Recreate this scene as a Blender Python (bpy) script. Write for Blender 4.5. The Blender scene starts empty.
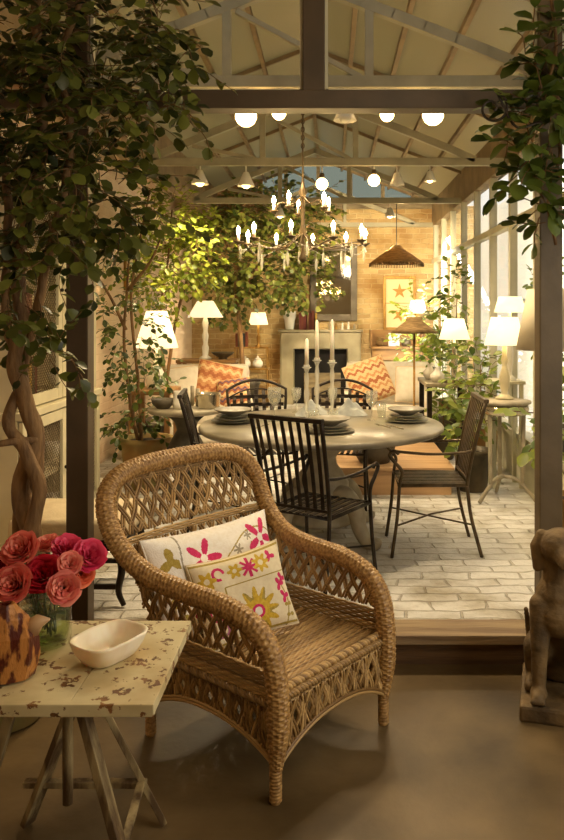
import bpy, bmesh, math, random
from mathutils import Vector as V, Matrix, noise
PI = math.pi
sc = bpy.context.scene
COL = sc.collection
RF = .15                      # height of the raised brick floor
EYE, FPX = 1.70, 765.0

def rnd(seed): return random.Random(seed)
def lin(c):
    c /= 255.0
    return c / 12.92 if c <= .04045 else ((c + .055) / 1.055) ** 2.4
def rgb(r, g, b): return (lin(r), lin(g), lin(b), 1)

# ---------------------------------------------------------------- mesh helper
class MB:
    def __init__(s): s.v, s.f, s.m, s.sm, s.mi = [], [], [], [], 0
    def add(s, vs, fs, smooth=True):
        o = len(s.v)
        s.v.extend([tuple(p) for p in vs])
        for f in fs:
            s.f.append([i + o for i in f]); s.m.append(s.mi); s.sm.append(smooth)
        return s
    def box(s, c, size, bev=0.0, rot=None, smooth=False):
        bm = bmesh.new(); bmesh.ops.create_cube(bm, size=1)
        for w in bm.verts: w.co = V((w.co.x * size[0], w.co.y * size[1], w.co.z * size[2]))
        if bev > 0:
            bmesh.ops.bevel(bm, geom=list(bm.edges), offset=min(bev, min(size) * .45), segments=2, affect='EDGES', profile=.6)
        M = Matrix.Translation(V(c))
        if rot is not None: M = M @ rot
        bm.verts.index_update()
        vs = [M @ w.co for w in bm.verts]
        fs = [[w.index for w in f.verts] for f in bm.faces]
        bm.free()
        return s.add(vs, fs, smooth)
    def bar(s, a, b, w, t, bev=0.0):
        """rectangular bar from a to b, w along the horizontal side, t the other way"""
        a, b = V(a), V(b); d = b - a; L = d.length
        if L < 1e-6: return s
        z = d.normalized(); up = V((0, 0, 1)) if abs(z.z) < .98 else V((0, 1, 0))
        x = z.cross(up).normalized(); y = z.cross(x)
        R = Matrix((x, y, z)).transposed().to_4x4()
        return s.box((a + b) / 2, (w, t, L), bev, R)
    def tube(s, pts, r, seg=8, closed=False, cap=True):
        pts = [V(p) for p in pts]; n = len(pts)
        if n < 2: return s
        rr = (lambda i: r[i]) if isinstance(r, (list, tuple)) else (lambda i: r)
        T = []
        for i in range(n):
            if closed: d = pts[(i + 1) % n] - pts[i - 1]
            else: d = pts[min(i + 1, n - 1)] - pts[max(i - 1, 0)]
            T.append(d.normalized() if d.length > 1e-9 else V((0, 0, 1)))
        u = T[0].cross(V((0, 0, 1)))
        if u.length < .05: u = T[0].cross(V((0, 1, 0)))
        u.normalize(); vs = []
        for i in range(n):
            u = u - T[i] * u.dot(T[i])
            if u.length < 1e-6: u = T[i].orthogonal()
            u.normalize(); w = T[i].cross(u)
            for k in range(seg):
                a = 2 * PI * k / seg
                vs.append(pts[i] + (u * math.cos(a) + w * math.sin(a)) * rr(i))
        fs = []
        for i in range(n if closed else n - 1):
            j = (i + 1) % n
            for k in range(seg):
                l = (k + 1) % seg
                fs.append([i * seg + k, i * seg + l, j * seg + l, j * seg + k])
        if cap and not closed:
            fs.append(list(range(seg))[::-1]); fs.append([(n - 1) * seg + k for k in range(seg)])
        return s.add(vs, fs, True)
    def lathe(s, prof, seg=24, c=(0, 0, 0), flute=None):
        c = V(c); vs = []; fs = []
        for (r, z) in prof:
            for k in range(seg):
                a = 2 * PI * k / seg
                q = r * (1 + (flute(a) if flute else 0))
                vs.append(c + V((q * math.cos(a), q * math.sin(a), z)))
        n = len(prof)
        for i in range(n - 1):
            for k in range(seg):
                l = (k + 1) % seg
                fs.append([i * seg + k, i * seg + l, (i + 1) * seg + l, (i + 1) * seg + k])
        if prof[0][0] > 1e-4: fs.append(list(range(seg))[::-1])
        if prof[-1][0] > 1e-4: fs.append([(n - 1) * seg + k for k in range(seg)])
        return s.add(vs, fs, True)
    def ball(s, c, r, seg=12, sq=(1, 1, 1), rot=None):
        n = max(6, seg // 2); M = rot or Matrix.Identity(3); vs = []; fs = []
        for i in range(n + 1):
            t = PI * i / n
            for k in range(seg):
                a = 2 * PI * k / seg
                p = V((math.sin(t) * math.cos(a) * r * sq[0], math.sin(t) * math.sin(a) * r * sq[1], -math.cos(t) * r * sq[2]))
                vs.append(V(c) + M @ p)
        for i in range(n):
            for k in range(seg):
                l = (k + 1) % seg
                fs.append([i * seg + k, i * seg + l, (i + 1) * seg + l, (i + 1) * seg + k])
        return s.add(vs, fs, True)
    def grid(s, fn, nu, nv, matfn=None, smooth=True):
        vs = [fn(i / nu, j / nv) for j in range(nv + 1) for i in range(nu + 1)]
        o = len(s.v); s.v.extend([tuple(p) for p in vs])
        for j in range(nv):
            for i in range(nu):
                a = j * (nu + 1) + i
                s.f.append([o + a, o + a + 1, o + a + nu + 2, o + a + nu + 1])
                s.m.append(matfn((i + .5) / nu, (j + .5) / nv) if matfn else s.mi); s.sm.append(smooth)
        return s
    def prism(s, outline, y0, y1, ax='y'):
        """outline of (a,b) extruded along ax"""
        def P(a, b, t):
            return (a, t, b) if ax == 'y' else ((t, a, b) if ax == 'x' else (a, b, t))
        n = len(outline)
        vs = [P(a, b, y0) for a, b in outline] + [P(a, b, y1) for a, b in outline]
        fs = [list(range(n)), [n + k for k in range(n)][::-1]] + [[k, n + k, n + (k + 1) % n, (k + 1) % n] for k in range(n)]
        return s.add(vs, fs, False)
    def leaf(s, base, d, nrm, L, W, fold=.25, curl=.15):
        d = V(d).normalized(); x = d.cross(V(nrm))
        if x.length < 1e-3: x = d.orthogonal()
        x.normalize(); z = x.cross(d); b = V(base)
        def P(u, w, h): return b + d * (L * u) + x * (W * w) + z * (L * h)
        e = fold * .3
        vs = [P(0, 0, 0), P(.3, -.36, e), P(.3, 0, 0), P(.3, .36, e), P(.64, -.5, e - curl * .4), P(.64, 0, -curl * .4), P(.64, .5, e - curl * .4),
              P(.9, -.26, e * .6 - curl * .85), P(1, 0, -curl), P(.9, .26, e * .6 - curl * .85)]
        fs = [[0, 2, 1], [0, 3, 2], [1, 2, 5, 4], [2, 3, 6, 5], [4, 5, 8, 7], [5, 6, 9, 8]]
        return s.add(vs, fs, True)
    def build(s, name, mats, parent=None, loc=None, rot=None):
        me = bpy.data.meshes.new(name)
        me.from_pydata(s.v, [], s.f)
        if not isinstance(mats, (list, tuple)): mats = [mats]
        for m in mats: me.materials.append(m)
        me.polygons.foreach_set('material_index', s.m)
        me.polygons.foreach_set('use_smooth', s.sm)
        me.update()
        o = bpy.data.objects.new(name, me); COL.objects.link(o)
        if parent is not None: o.parent = parent
        if loc is not None: o.location = loc
        if rot is not None: o.rotation_euler = rot
        return o

def tag(o, label, cat, group=None):
    o['label'] = label; o['category'] = cat
    if group: o['group'] = group
    return o
def thing(name, label, cat, loc=(0, 0, 0), rot=(0, 0, 0), group=None):
    o = bpy.data.objects.new(name, None); COL.objects.link(o)
    o.location = loc; o.rotation_euler = rot if isinstance(rot, tuple) else (0, 0, rot)
    o.empty_display_size = .1
    return tag(o, label, cat, group)
def struct(mb, name, m):
    o = mb.build(name, m); o['kind'] = 'structure'; return o
def kids(o): return [c for c in bpy.data.objects if c.parent == o]
def copy_tree(o, parent=None):
    c = o.copy(); COL.objects.link(c)
    if parent is not None: c.parent = parent
    for ch in kids(o): copy_tree(ch, c)
    return c
def dup(o, loc, rz=0, label=None, scale=None, group=None):
    c = copy_tree(o); c.location = loc
    c.rotation_euler = rz if isinstance(rz, tuple) else (0, 0, rz)
    if label: c['label'] = label
    if scale: c.scale = (scale,) * 3
    if group: c['group'] = group
    return c
def catmull(P, n):
    P = [V(p) for p in P]; Q = [P[0] * 2 - P[1]] + P + [P[-1] * 2 - P[-2]]; out = []
    for i in range(1, len(Q) - 2):
        a, b, c, d = Q[i - 1], Q[i], Q[i + 1], Q[i + 2]
        for k in range(n):
            t = k / n
            out.append(.5 * (2 * b + (c - a) * t + (2 * a - 5 * b + 4 * c - d) * t * t + (3 * b - a - 3 * c + d) * t ** 3))
    out.append(P[-1]); return out
def resample(P, step):
    L = [0]
    for i in range(1, len(P)): L.append(L[-1] + (P[i] - P[i - 1]).length)
    n = max(2, int(L[-1] / step)); out = []; j = 0
    for k in range(n + 1):
        t = L[-1] * k / n
        while j < len(P) - 2 and L[j + 1] < t: j += 1
        q = (t - L[j]) / max(1e-9, L[j + 1] - L[j])
        out.append(P[j].lerp(P[j + 1], min(1, max(0, q))))
    return out

# ---------------------------------------------------------------- materials
def base_mat(name):
    m = bpy.data.materials.new(name); m.use_nodes = True
    nt = m.node_tree; b = nt.nodes['Principled BSDF']
    return m, nt, b
def ramp_noise(nt, c1, c2, scale, detail=5, p1=.35, p2=.65, vec=None, stretch=(1, 1, 1)):
    tc = nt.nodes.new('ShaderNodeTexCoord'); mp = nt.nodes.new('ShaderNodeMapping')
    mp.inputs['Scale'].default_value = stretch
    nt.links.new(tc.outputs['Object'], mp.inputs['Vector'])
    nz = nt.nodes.new('ShaderNodeTexNoise'); nz.inputs['Scale'].default_value = scale; nz.inputs['Detail'].default_value = detail
    nt.links.new(vec or mp.outputs['Vector'], nz.inputs['Vector'])
    cr = nt.nodes.new('ShaderNodeValToRGB')
    cr.color_ramp.elements[0].position = p1; cr.color_ramp.elements[0].color = c1
    cr.color_ramp.elements[1].position = p2; cr.color_ramp.elements[1].color = c2
    nt.links.new(nz.outputs['Fac'], cr.inputs['Fac'])
    return cr, nz, mp
def pmat(name, c1, c2=None, scale=8, rough=.6, metal=0, bump=0, bscale=None, stretch=(1, 1, 1), p=(.35, .65), spec=.5, coat=0, sss=0):
    m, nt, b = base_mat(name)
    b.inputs['Roughness'].default_value = rough; b.inputs['Metallic'].default_value = metal
    b.inputs['Specular IOR Level'].default_value = spec
    b.inputs['Coat Weight'].default_value = coat
    if sss:
        b.inputs['Subsurface Weight'].default_value = sss; b.inputs['Subsurface Scale'].default_value = .02
    cr, nz, mp = ramp_noise(nt, c1, c2 or c1, scale, 5, p[0], p[1], None, stretch)
    nt.links.new(cr.outputs['Color'], b.inputs['Base Color'])
    if bump:
        nb = nt.nodes.new('ShaderNodeTexNoise'); nb.inputs['Scale'].default_value = bscale or scale * 4; nb.inputs['Detail'].default_value = 6
        nt.links.new(mp.outputs['Vector'], nb.inputs['Vector'])
        bp = nt.nodes.new('ShaderNodeBump'); bp.inputs['Strength'].default_value = bump; bp.inputs['Distance'].default_value = .02
        nt.links.new(nb.outputs['Fac'], bp.inputs['Height']); nt.links.new(bp.outputs['Normal'], b.inputs['Normal'])
    return m
def island_mat(name, c1, c2, rough=.45, trans=0.0, spec=.5):
    """colour varies from strand to strand / leaf to leaf"""
    m, nt, b = base_mat(name)
    g = nt.nodes.new('ShaderNodeNewGeometry'); cr = nt.nodes.new('ShaderNodeValToRGB')
    cr.color_ramp.elements[0].color = c1; cr.color_ramp.elements[1].color = c2
    nt.links.new(g.outputs['Random Per Island'], cr.inputs['Fac'])
    nt.links.new(cr.outputs['Color'], b.inputs['Base Color'])
    b.inputs['Roughness'].default_value = rough; b.inputs['Specular IOR Level'].default_value = spec
    if trans:
        t = nt.nodes.new('ShaderNodeBsdfTranslucent'); mx = nt.nodes.new('ShaderNodeMixShader'); mx.inputs[0].default_value = trans
        nt.links.new(cr.outputs['Color'], t.inputs['Color'])
        nt.links.new(b.outputs[0], mx.inputs[1]); nt.links.new(t.outputs[0], mx.inputs[2])
        nt.links.new(mx.outputs[0], nt.nodes['Material Output'].inputs['Surface'])
    return m
def brick_mat(name, c1, c2, mortar, bw, rh, plane, msize=.012, bump=.5, rough=.85, dirt=None, dsc=1.5, wob=.02):
    m, nt, b = base_mat(name); b.inputs['Roughness'].default_value = rough
    tc = nt.nodes.new('ShaderNodeTexCoord'); sx = nt.nodes.new('ShaderNodeSeparateXYZ'); cb = nt.nodes.new('ShaderNodeCombineXYZ')
    nt.links.new(tc.outputs['Object'], sx.inputs[0])
    nt.links.new(sx.outputs[plane[0]], cb.inputs[0]); nt.links.new(sx.outputs[plane[1]], cb.inputs[1])
    nw = nt.nodes.new('ShaderNodeTexNoise'); nw.inputs['Scale'].default_value = 5; nt.links.new(tc.outputs['Object'], nw.inputs['Vector'])
    va = nt.nodes.new('ShaderNodeVectorMath'); va.operation = 'MULTIPLY_ADD'
    nt.links.new(nw.outputs['Color'], va.inputs[0]); va.inputs[1].default_value = (wob, wob, 0); nt.links.new(cb.outputs[0], va.inputs[2])
    bt = nt.nodes.new('ShaderNodeTexBrick'); bt.inputs['Scale'].default_value = 1
    bt.inputs['Brick Width'].default_value = bw; bt.inputs['Row Height'].default_value = rh
    bt.inputs['Mortar Size'].default_value = msize; bt.inputs['Mortar Smooth'].default_value = .6
    bt.inputs['Color1'].default_value = c1; bt.inputs['Color2'].default_value = c2; bt.inputs['Mortar'].default_value = mortar
    nt.links.new(va.outputs[0], bt.inputs['Vector'])
    col = bt.outputs['Color']
    if dirt:
        cr, nz, mp = ramp_noise(nt, (1, 1, 1, 1), dirt, dsc, 6, .45, .7)
        mx = nt.nodes.new('ShaderNodeMix'); mx.data_type = 'RGBA'; mx.blend_type = 'MULTIPLY'; mx.inputs[0].default_value = 1
        nt.links.new(col, mx.inputs[6]); nt.links.new(cr.outputs['Color'], mx.inputs[7]); col = mx.outputs[2]
    nt.links.new(col, b.inputs['Base Color'])
    nb = nt.nodes.new('ShaderNodeTexNoise'); nb.inputs['Scale'].default_value = 22; nb.inputs['Detail'].default_value = 5
    nt.links.new(tc.outputs['Object'], nb.inputs['Vector'])
    ma = nt.nodes.new('ShaderNodeMath'); ma.operation = 'MULTIPLY_ADD'; ma.inputs[1].default_value = -1.0
    nt.links.new(bt.outputs['Fac'], ma.inputs[0]); nt.links.new(nb.outputs['Fac'], ma.inputs[2])
    bp = nt.nodes.new('ShaderNodeBump'); bp.inputs['Strength'].default_value = bump; bp.inputs['Distance'].default_value = .016
    nt.links.new(ma.outputs[0], bp.inputs['Height']); nt.links.new(bp.outputs['Normal'], b.inputs['Normal'])
    return m
def glass_pane(name, tint=(1, 1, 1, 1), body=0, ior=1.45, k=.7):
    m, nt, b = base_mat(name); nt.nodes.remove(b)
    t = nt.nodes.new('ShaderNodeBsdfTransparent'); t.inputs[0].default_value = tint
    g = nt.nodes.new('ShaderNodeBsdfGlossy'); g.inputs['Roughness'].default_value = .03
    fr = nt.nodes.new('ShaderNodeFresnel'); fr.inputs[0].default_value = ior
    mx = nt.nodes.new('ShaderNodeMixShader')
    ge = nt.nodes.new('ShaderNodeNewGeometry'); k1 = nt.nodes.new('ShaderNodeMath'); k1.operation = 'MULTIPLY_ADD'
    k1.inputs[1].default_value = -k; k1.inputs[2].default_value = k      # only the front face of the sheet mirrors
    nt.links.new(ge.outputs['Backfacing'], k1.inputs[0])
    k2 = nt.nodes.new('ShaderNodeMath'); k2.operation = 'MULTIPLY'
    nt.links.new(k1.outputs[0], k2.inputs[0]); nt.links.new(fr.outputs[0], k2.inputs[1]); nt.links.new(k2.outputs[0], mx.inputs[0])
    nt.links.new(t.outputs[0], mx.inputs[1]); nt.links.new(g.outputs[0], mx.inputs[2])
    out = mx
    if body:
        df = nt.nodes.new('ShaderNodeBsdfTranslucent'); df.inputs[0].default_value = (.92, .9, .84, 1)
        d2 = nt.nodes.new('ShaderNodeBsdfDiffuse'); d2.inputs[0].default_value = (.92, .9, .84, 1)
        m2 = nt.nodes.new('ShaderNodeMixShader'); nt.links.new(df.outputs[0], m2.inputs[1]); nt.links.new(d2.outputs[0], m2.inputs[2])
        out = nt.nodes.new('ShaderNodeMixShader'); out.inputs[0].default_value = body
        nt.links.new(mx.outputs[0], out.inputs[1]); nt.links.new(m2.outputs[0], out.inputs[2])
    nt.links.new(out.outputs[0], nt.nodes['Material Output'].inputs['Surface'])
    return m
def emis(name, col, strength, base=None):
    m, nt, b = base_mat(name)
    b.inputs['Base Color'].default_value = base or col
    b.inputs['Emission Color'].default_value = col; b.inputs['Emission Strength'].default_value = strength
    return m
def frosted(name, col, trans=.7):
    m, nt, b = base_mat(name)
    b.inputs['Base Color'].default_value = col; b.inputs['Roughness'].default_value = .25
    t = nt.nodes.new('ShaderNodeBsdfTranslucent'); t.inputs[0].default_value = col
    mx = nt.nodes.new('ShaderNodeMixShader'); mx.inputs[0].default_value = trans
    nt.links.new(b.outputs[0], mx.inputs[1]); nt.links.new(t.outputs[0], mx.inputs[2])
    nt.links.new(mx.outputs[0], nt.nodes['Material Output'].inputs['Surface'])
    return m
M = {}
M['concrete'] = pmat('brown_concrete', rgb(70, 56, 34), rgb(118, 98, 66), 2.2, .42, bump=.06, bscale=30, p=(.3, .7), spec=.3)
M['paving'] = brick_mat('white_paving', rgb(226, 225, 220), rgb(212, 210, 204), rgb(198, 192, 180), .29, .115, ('X', 'Y'), .009, 1.0, .8, rgb(196, 188, 170), 3.4, .09)
M['wood_dark'] = pmat('dark_step_wood', rgb(70, 50, 30), rgb(112, 84, 54), 6, .55, bump=.25, bscale=30, stretch=(.3, 4, 4))
M['wood_step'] = pmat('worn_step_top', rgb(120, 96, 70), rgb(168, 146, 112), 6, .6, bump=.25, bscale=30, stretch=(.3, 4, 4))
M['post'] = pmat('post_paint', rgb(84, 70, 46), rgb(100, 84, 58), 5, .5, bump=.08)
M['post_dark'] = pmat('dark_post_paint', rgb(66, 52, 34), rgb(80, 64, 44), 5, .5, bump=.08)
M['truss'] = pmat('truss_paint', rgb(150, 144, 118), rgb(172, 164, 136), 4, .5)
M['truss_wood'] = pmat('roof_bar_wood', rgb(122, 102, 70), rgb(146, 124, 88), 4, .6)
M['mullion'] = pmat('mullion_paint', rgb(188, 184, 156), rgb(206, 200, 172), 4, .5)
M['cream_paint'] = pmat('cream_cabinet_paint', rgb(190, 180, 146), rgb(208, 198, 164), 3, .55)
M['brick'] = brick_mat('yellow_brick', rgb(206, 180, 128), rgb(184, 154, 104), rgb(208, 186, 140), .24, .085, ('X', 'Z'), .012, .7, .9, rgb(206, 184, 150), 1.6, .06)
M['pinkwall'] = brick_mat('pink_limewash', rgb(234, 214, 186), rgb(224, 200, 170), rgb(230, 208, 180), .24, .085, ('Y', 'Z'), .008, .4, .9, rgb(220, 190, 160), 1.0)
M['plaster'] = pmat('warm_plaster', rgb(196, 176, 138), rgb(210, 190, 152), 2, .85)
M['outside'] = pmat('pale_courtyard_wall', rgb(236, 230, 212), rgb(246, 240, 224), 1, .9)
M['roofglass'] = frosted('beige_roof_blind', rgb(172, 165, 138), .42)  # frosted panes; the beige stands in for what the clear glass reflects
M['pane'] = glass_pane('clear_pane')
M['ironblack'] = pmat('dark_iron', rgb(34, 28, 22), rgb(56, 46, 36), 20, .42, metal=.6, bump=.05)
M['ironbrown'] = pmat('bronze_iron', rgb(74, 62, 44), rgb(100, 84, 60), 20, .4, metal=.55, bump=.05)
M['stone'] = pmat('grey_stone', rgb(140, 130, 108), rgb(176, 166, 142), 7, .55, bump=.15, bscale=30)
M['stone_dark'] = pmat('dark_stone', rgb(58, 52, 42), rgb(92, 84, 68), 6, .7, bump=.3)
M['tabletop'] = pmat('weathered_tabletop', rgb(118, 110, 92), rgb(150, 142, 122), 5, .3, bump=.05, bscale=18)
M['dogstone'] = pmat('carved_brown_stone', rgb(70, 54, 30), rgb(124, 100, 62), 9, .7, bump=.35, bscale=40)
M['white_ceramic'] = pmat('white_ceramic', rgb(228, 224, 212), None, 5, .25)
M['plate'] = pmat('grey_plate', rgb(116, 109, 92), rgb(138, 131, 113), 6, .35)
M['plate_dark'] = pmat('dark_plate', rgb(74, 68, 54), rgb(92, 85, 70), 6, .35)
M['alabaster'] = pmat('alabaster', rgb(228, 208, 168), rgb(244, 236, 214), 9, .3, p=(.3, .6), sss=.15)
M['glass'] = glass_pane('drinking_glass', (.93, .94, .9, 1), .14, 1.9, 1)
M['cut_glass'] = glass_pane('cut_glass', (.93, .94, .88, 1), .32, 1.7, 1)
M['vase_glass'] = glass_pane('vase_glass', (.95, .97, .92, 1), .02, 1.7, 1)
M['wax'] = pmat('ivory_wax', rgb(246, 240, 222), None, 3, .45, sss=.2)
M['white_fabric'] = pmat('white_fabric', rgb(238, 230, 212), rgb(226, 216, 196), 14, .9, bump=.15, bscale=80)
M['cream_fabric'] = pmat('cream_seat_fabric', rgb(206, 188, 152), rgb(218, 202, 168), 14, .9, bump=.15, bscale=80)
M['blue_fabric'] = pmat('bluegrey_napkin', rgb(150, 154, 152), rgb(176, 178, 172), 14, .9, bump=.15, bscale=60)
M['straw'] = pmat('straw', rgb(128, 102, 64), rgb(166, 136, 90), 14, .8, bump=.4, bscale=60, stretch=(1, 1, 6))
def see_through(m, k):
    nt = m.node_tree; out = nt.nodes['Material Output']; b = nt.nodes['Principled BSDF']
    t = nt.nodes.new('ShaderNodeBsdfTranslucent'); mx = nt.nodes.new('ShaderNodeMixShader'); mx.inputs[0].default_value = k
    nt.links.new(b.inputs['Base Color'].links[0].from_socket, t.inputs[0])
    nt.links.new(b.outputs[0], mx.inputs[1]); nt.links.new(t.outputs[0], mx.inputs[2]); nt.links.new(mx.outputs[0], out.inputs['Surface'])
see_through(M['straw'], .3)
M['terracotta'] = pmat('mossy_terracotta', rgb(150, 112, 60), rgb(146, 138, 84), 4, .8, bump=.2)
M['zinc'] = pmat('dark_zinc', rgb(66, 58, 44), rgb(104, 92, 70), 6, .45, metal=.4)
M['silver'] = pmat('silver', rgb(196, 188, 166), rgb(214, 206, 186), 6, .22, metal=.9)
M['tanwood'] = pmat('tan_wood', rgb(172, 136, 96), rgb(192, 156, 114), 4, .5, stretch=(.4, 3, 3), bump=.1)
M['greywood'] = pmat('grey_wood', rgb(112, 98, 72), rgb(146, 130, 98), 5, .6, stretch=(1, 1, 4), bump=.15)
M['shelfwood'] = pmat('warm_shelf_wood', rgb(126, 92, 52), rgb(156, 118, 70), 5, .6, stretch=(.5, 3, 3))
M['fireplace'] = pmat('fireplace_stone', rgb(150, 140, 112), rgb(172, 162, 132), 4, .55)
M['soot'] = pmat('soot', rgb(22, 18, 14), None, 4, .9)
M['mirror'] = pmat('mirror_glass', rgb(210, 208, 198), None, 3, .04, metal=1)
M['frame_dark'] = pmat('dark_frame', rgb(92, 82, 66), rgb(112, 102, 84), 5, .5)
M['bark'] = pmat('tree_bark', rgb(92, 66, 38), rgb(146, 112, 70), 10, .8, bump=.6, bscale=24, stretch=(2, 2, .5))
M['twig'] = pmat('twig_bark', rgb(92, 66, 36), rgb(120, 90, 52), 20, .8)
M['leaf_dark'] = island_mat('dark_leaf', rgb(34, 44, 16), rgb(112, 118, 48), .38, .3)
M['leaf_mid'] = island_mat('mid_leaf', rgb(44, 62, 20), rgb(104, 120, 44), .4, .3)
M['leaf_fresh'] = island_mat('fresh_leaf', rgb(70, 96, 28), rgb(160, 172, 76), .4, .4)  # lighter copy of the mid leaf, with the light put into its colour
M['leaf_light'] = island_mat('light_leaf', rgb(110, 130, 36), rgb(178, 186, 70), .4, .4)
M['leaf_ivy'] = island_mat('ivy_leaf', rgb(52, 70, 24), rgb(128, 132, 54), .45, .35)
M['wicker'] = island_mat('honey_wicker', rgb(116, 86, 46), rgb(196, 162, 106), .4)
M['wicker_roll'] = pmat('honey_wicker_roll', rgb(128, 92, 48), rgb(188, 150, 92), 70, .4, p=(.35, .65))
M['wicker_dark'] = pmat('wicker_core', rgb(84, 56, 26), rgb(110, 76, 38), 20, .7)
M['soil'] = pmat('soil', rgb(50, 38, 24), rgb(70, 54, 34), 30, .95)
M['shade_lit'] = emis('lit_lampshade', rgb(255, 230, 178), 1.15, rgb(250, 240, 215))
M['shade_dim'] = emis('dim_lampshade', rgb(255, 232, 186), .85, rgb(250, 242, 220))
M['shade_off'] = pmat('unlit_lampshade', rgb(214, 204, 178), None, 10, .85)
M['bulb'] = emis('lit_bulb', rgb(255, 214, 140), 110)
M['bulb_ceiling'] = emis('lit_ceiling_bulb', rgb(255, 212, 140), 12)
M['gold'] = pmat('aged_gold', rgb(150, 112, 52), rgb(180, 140, 72), 9, .45, metal=.5)
M['paper'] = pmat('cream_paper', rgb(226, 206, 160), rgb(234, 216, 172), 3, .8)
M['starfish'] = pmat('starfish_tan', rgb(170, 124, 54), rgb(190, 146, 76), 20, .8, bump=.3)

def peel_mat():
    m, nt, b = base_mat('peeling_paint'); b.inputs['Roughness'].default_value = .5
    cr, nz, mp = ramp_noise(nt, rgb(188, 174, 130), rgb(212, 200, 158), 9, 6, .3, .7)
    cr2, nz2, mp2 = ramp_noise(nt, (0, 0, 0, 1), (1, 1, 1, 1), 27, 9, .57, .595, None, (1, 1, 1))
    nz2.inputs['Roughness'].default_value = .62
    cr3, nz3, mp3 = ramp_noise(nt, rgb(74, 46, 22), rgb(150, 104, 58), 14, 4, .3, .7)
    mx = nt.nodes.new('ShaderNodeMix'); mx.data_type = 'RGBA'
    nt.links.new(cr2.outputs['Color'], mx.inputs[0]); nt.links.new(cr.outputs['Color'], mx.inputs[6]); nt.links.new(cr3.outputs['Color'], mx.inputs[7])
    cr4, nz4, mp4 = ramp_noise(nt, (1, 1, 1, 1), rgb(214, 178, 120), 3, 4, .5, .75)
    mu = nt.nodes.new('ShaderNodeMix'); mu.data_type = 'RGBA'; mu.blend_type = 'MULTIPLY'; mu.inputs[0].default_value = 1
    nt.links.new(mx.outputs[2], mu.inputs[6]); nt.links.new(cr4.outputs['Color'], mu.inputs[7])
    nt.links.new(mu.outputs[2], b.inputs['Base Color'])
    bp = nt.nodes.new('ShaderNodeBump'); bp.inputs['Strength'].default_value = .5; bp.inputs['Distance'].default_value = .004; bp.invert = True
    nt.links.new(cr2.outputs['Color'], bp.inputs['Height']); nt.links.new(bp.outputs['Normal'], b.inputs['Normal'])
    return m
M['peel'] = peel_mat()
M['peel_leg'] = pmat('bare_weathered_leg', rgb(84, 64, 38), rgb(158, 140, 98), 16, .6, bump=.3, p=(.42, .62), stretch=(1, 1, .3))  # weathered wood, with the shadow under the tabletop darkening its colour too
M['hide'] = pmat('mottled_carving', rgb(78, 26, 12), rgb(176, 118, 58), 34, .35, p=(.46, .54), bump=.2, stretch=(1, 1, .4))

# ================================================================ SETTING
XL, XR, YB = -2.35, 1.75, 13.0
Y0 = 3.65
struct(MB().box((0, .4, -.05), (6, 6.95, .1)), 'floor', M['concrete'])
struct(MB().box(((XL + XR) / 2, (Y0 + .2 + YB) / 2, RF / 2 - .025), (XR - XL, YB - Y0 - .2, RF + .05)), 'floor_paved', M['paving'])
mb = MB(); mb.mi = 0
mb.box((.1, Y0 + .1, RF - .0175), (4.9, .2, .045), .006)
mb.mi = 1; mb.box((.1, Y0 + .12, .06), (4.9, .16, .15))
struct(mb, 'trim_1', [M['wood_step'], M['wood_dark']])
struct(MB().box((XL - .06, 5, 1.75), (.12, 16.1, 3.6)), 'wall_left', M['pinkwall'])
struct(MB().box((0, YB + .1, 1.75), (4.9, .2, 3.5)), 'wall_back', M['brick'])
# front part: closed walls, with an unseen window added to light it
mb = MB()
mb.box((2.46, -1.6, 1.8), (.12, 3, 3.6)); mb.box((2.46, 3.2, 1.8), (.12, .9, 3.6)); mb.box((2.46, 1.35, .35), (.12, 2.9, .7)); mb.box((2.46, 1.35, 3.3), (.12, 2.9, .6))
struct(mb, 'wall_right', M['plaster'])
struct(MB().box((0, -3.06, 1.8), (5, .12, 3.6)), 'wall_front', M['plaster'])
struct(MB().box((0, .3, 3.66), (5.1, 6.8, .12)), 'ceiling_front', M['plaster'])
struct(MB().box((2.1, Y0 + .05, 1.8), (.7, .1, 3.6)), 'wall_partition', M['plaster'])
mb = MB()
for y in (-.1, 1.35, 2.8): mb.box((2.46, y, 1.85), (.08, .06, 2.3))
for z in (.72, 2.98): mb.box((2.46, 1.35, z), (.08, 2.9, .06))
w = struct(mb, 'window_1', M['cream_paint'])  # frame of an unseen window, added for soft light on the foreground
# posts, beam and mullion of the front frame
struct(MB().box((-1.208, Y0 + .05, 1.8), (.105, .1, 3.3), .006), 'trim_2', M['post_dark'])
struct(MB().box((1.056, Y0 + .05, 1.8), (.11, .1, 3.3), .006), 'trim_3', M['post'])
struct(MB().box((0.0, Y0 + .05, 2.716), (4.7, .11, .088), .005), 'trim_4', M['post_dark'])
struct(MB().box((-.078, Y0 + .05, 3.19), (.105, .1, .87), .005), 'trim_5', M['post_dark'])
n = 2
for a, b in ((-2.29, -1.262), (-1.154, -.132), (-.024, .999), (1.113, 2.0)):
    mb = MB(); cx = (a + b) / 2; w_ = b - a
    for x in (a + .007, b - .007): mb.box((x, Y0 + .05, 3.19), (.014, .03, .86))
    for z in (2.768, 3.612): mb.box((cx, Y0 + .05, z), (w_, .03, .014))
    o = struct(mb, 'window_%d' % n, M['mullion'])
    p = MB().box((cx, Y0 + .05, 3.19), (w_ - .02, .006, .83)).build('pane', M['pane'], o)
    n += 1
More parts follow.
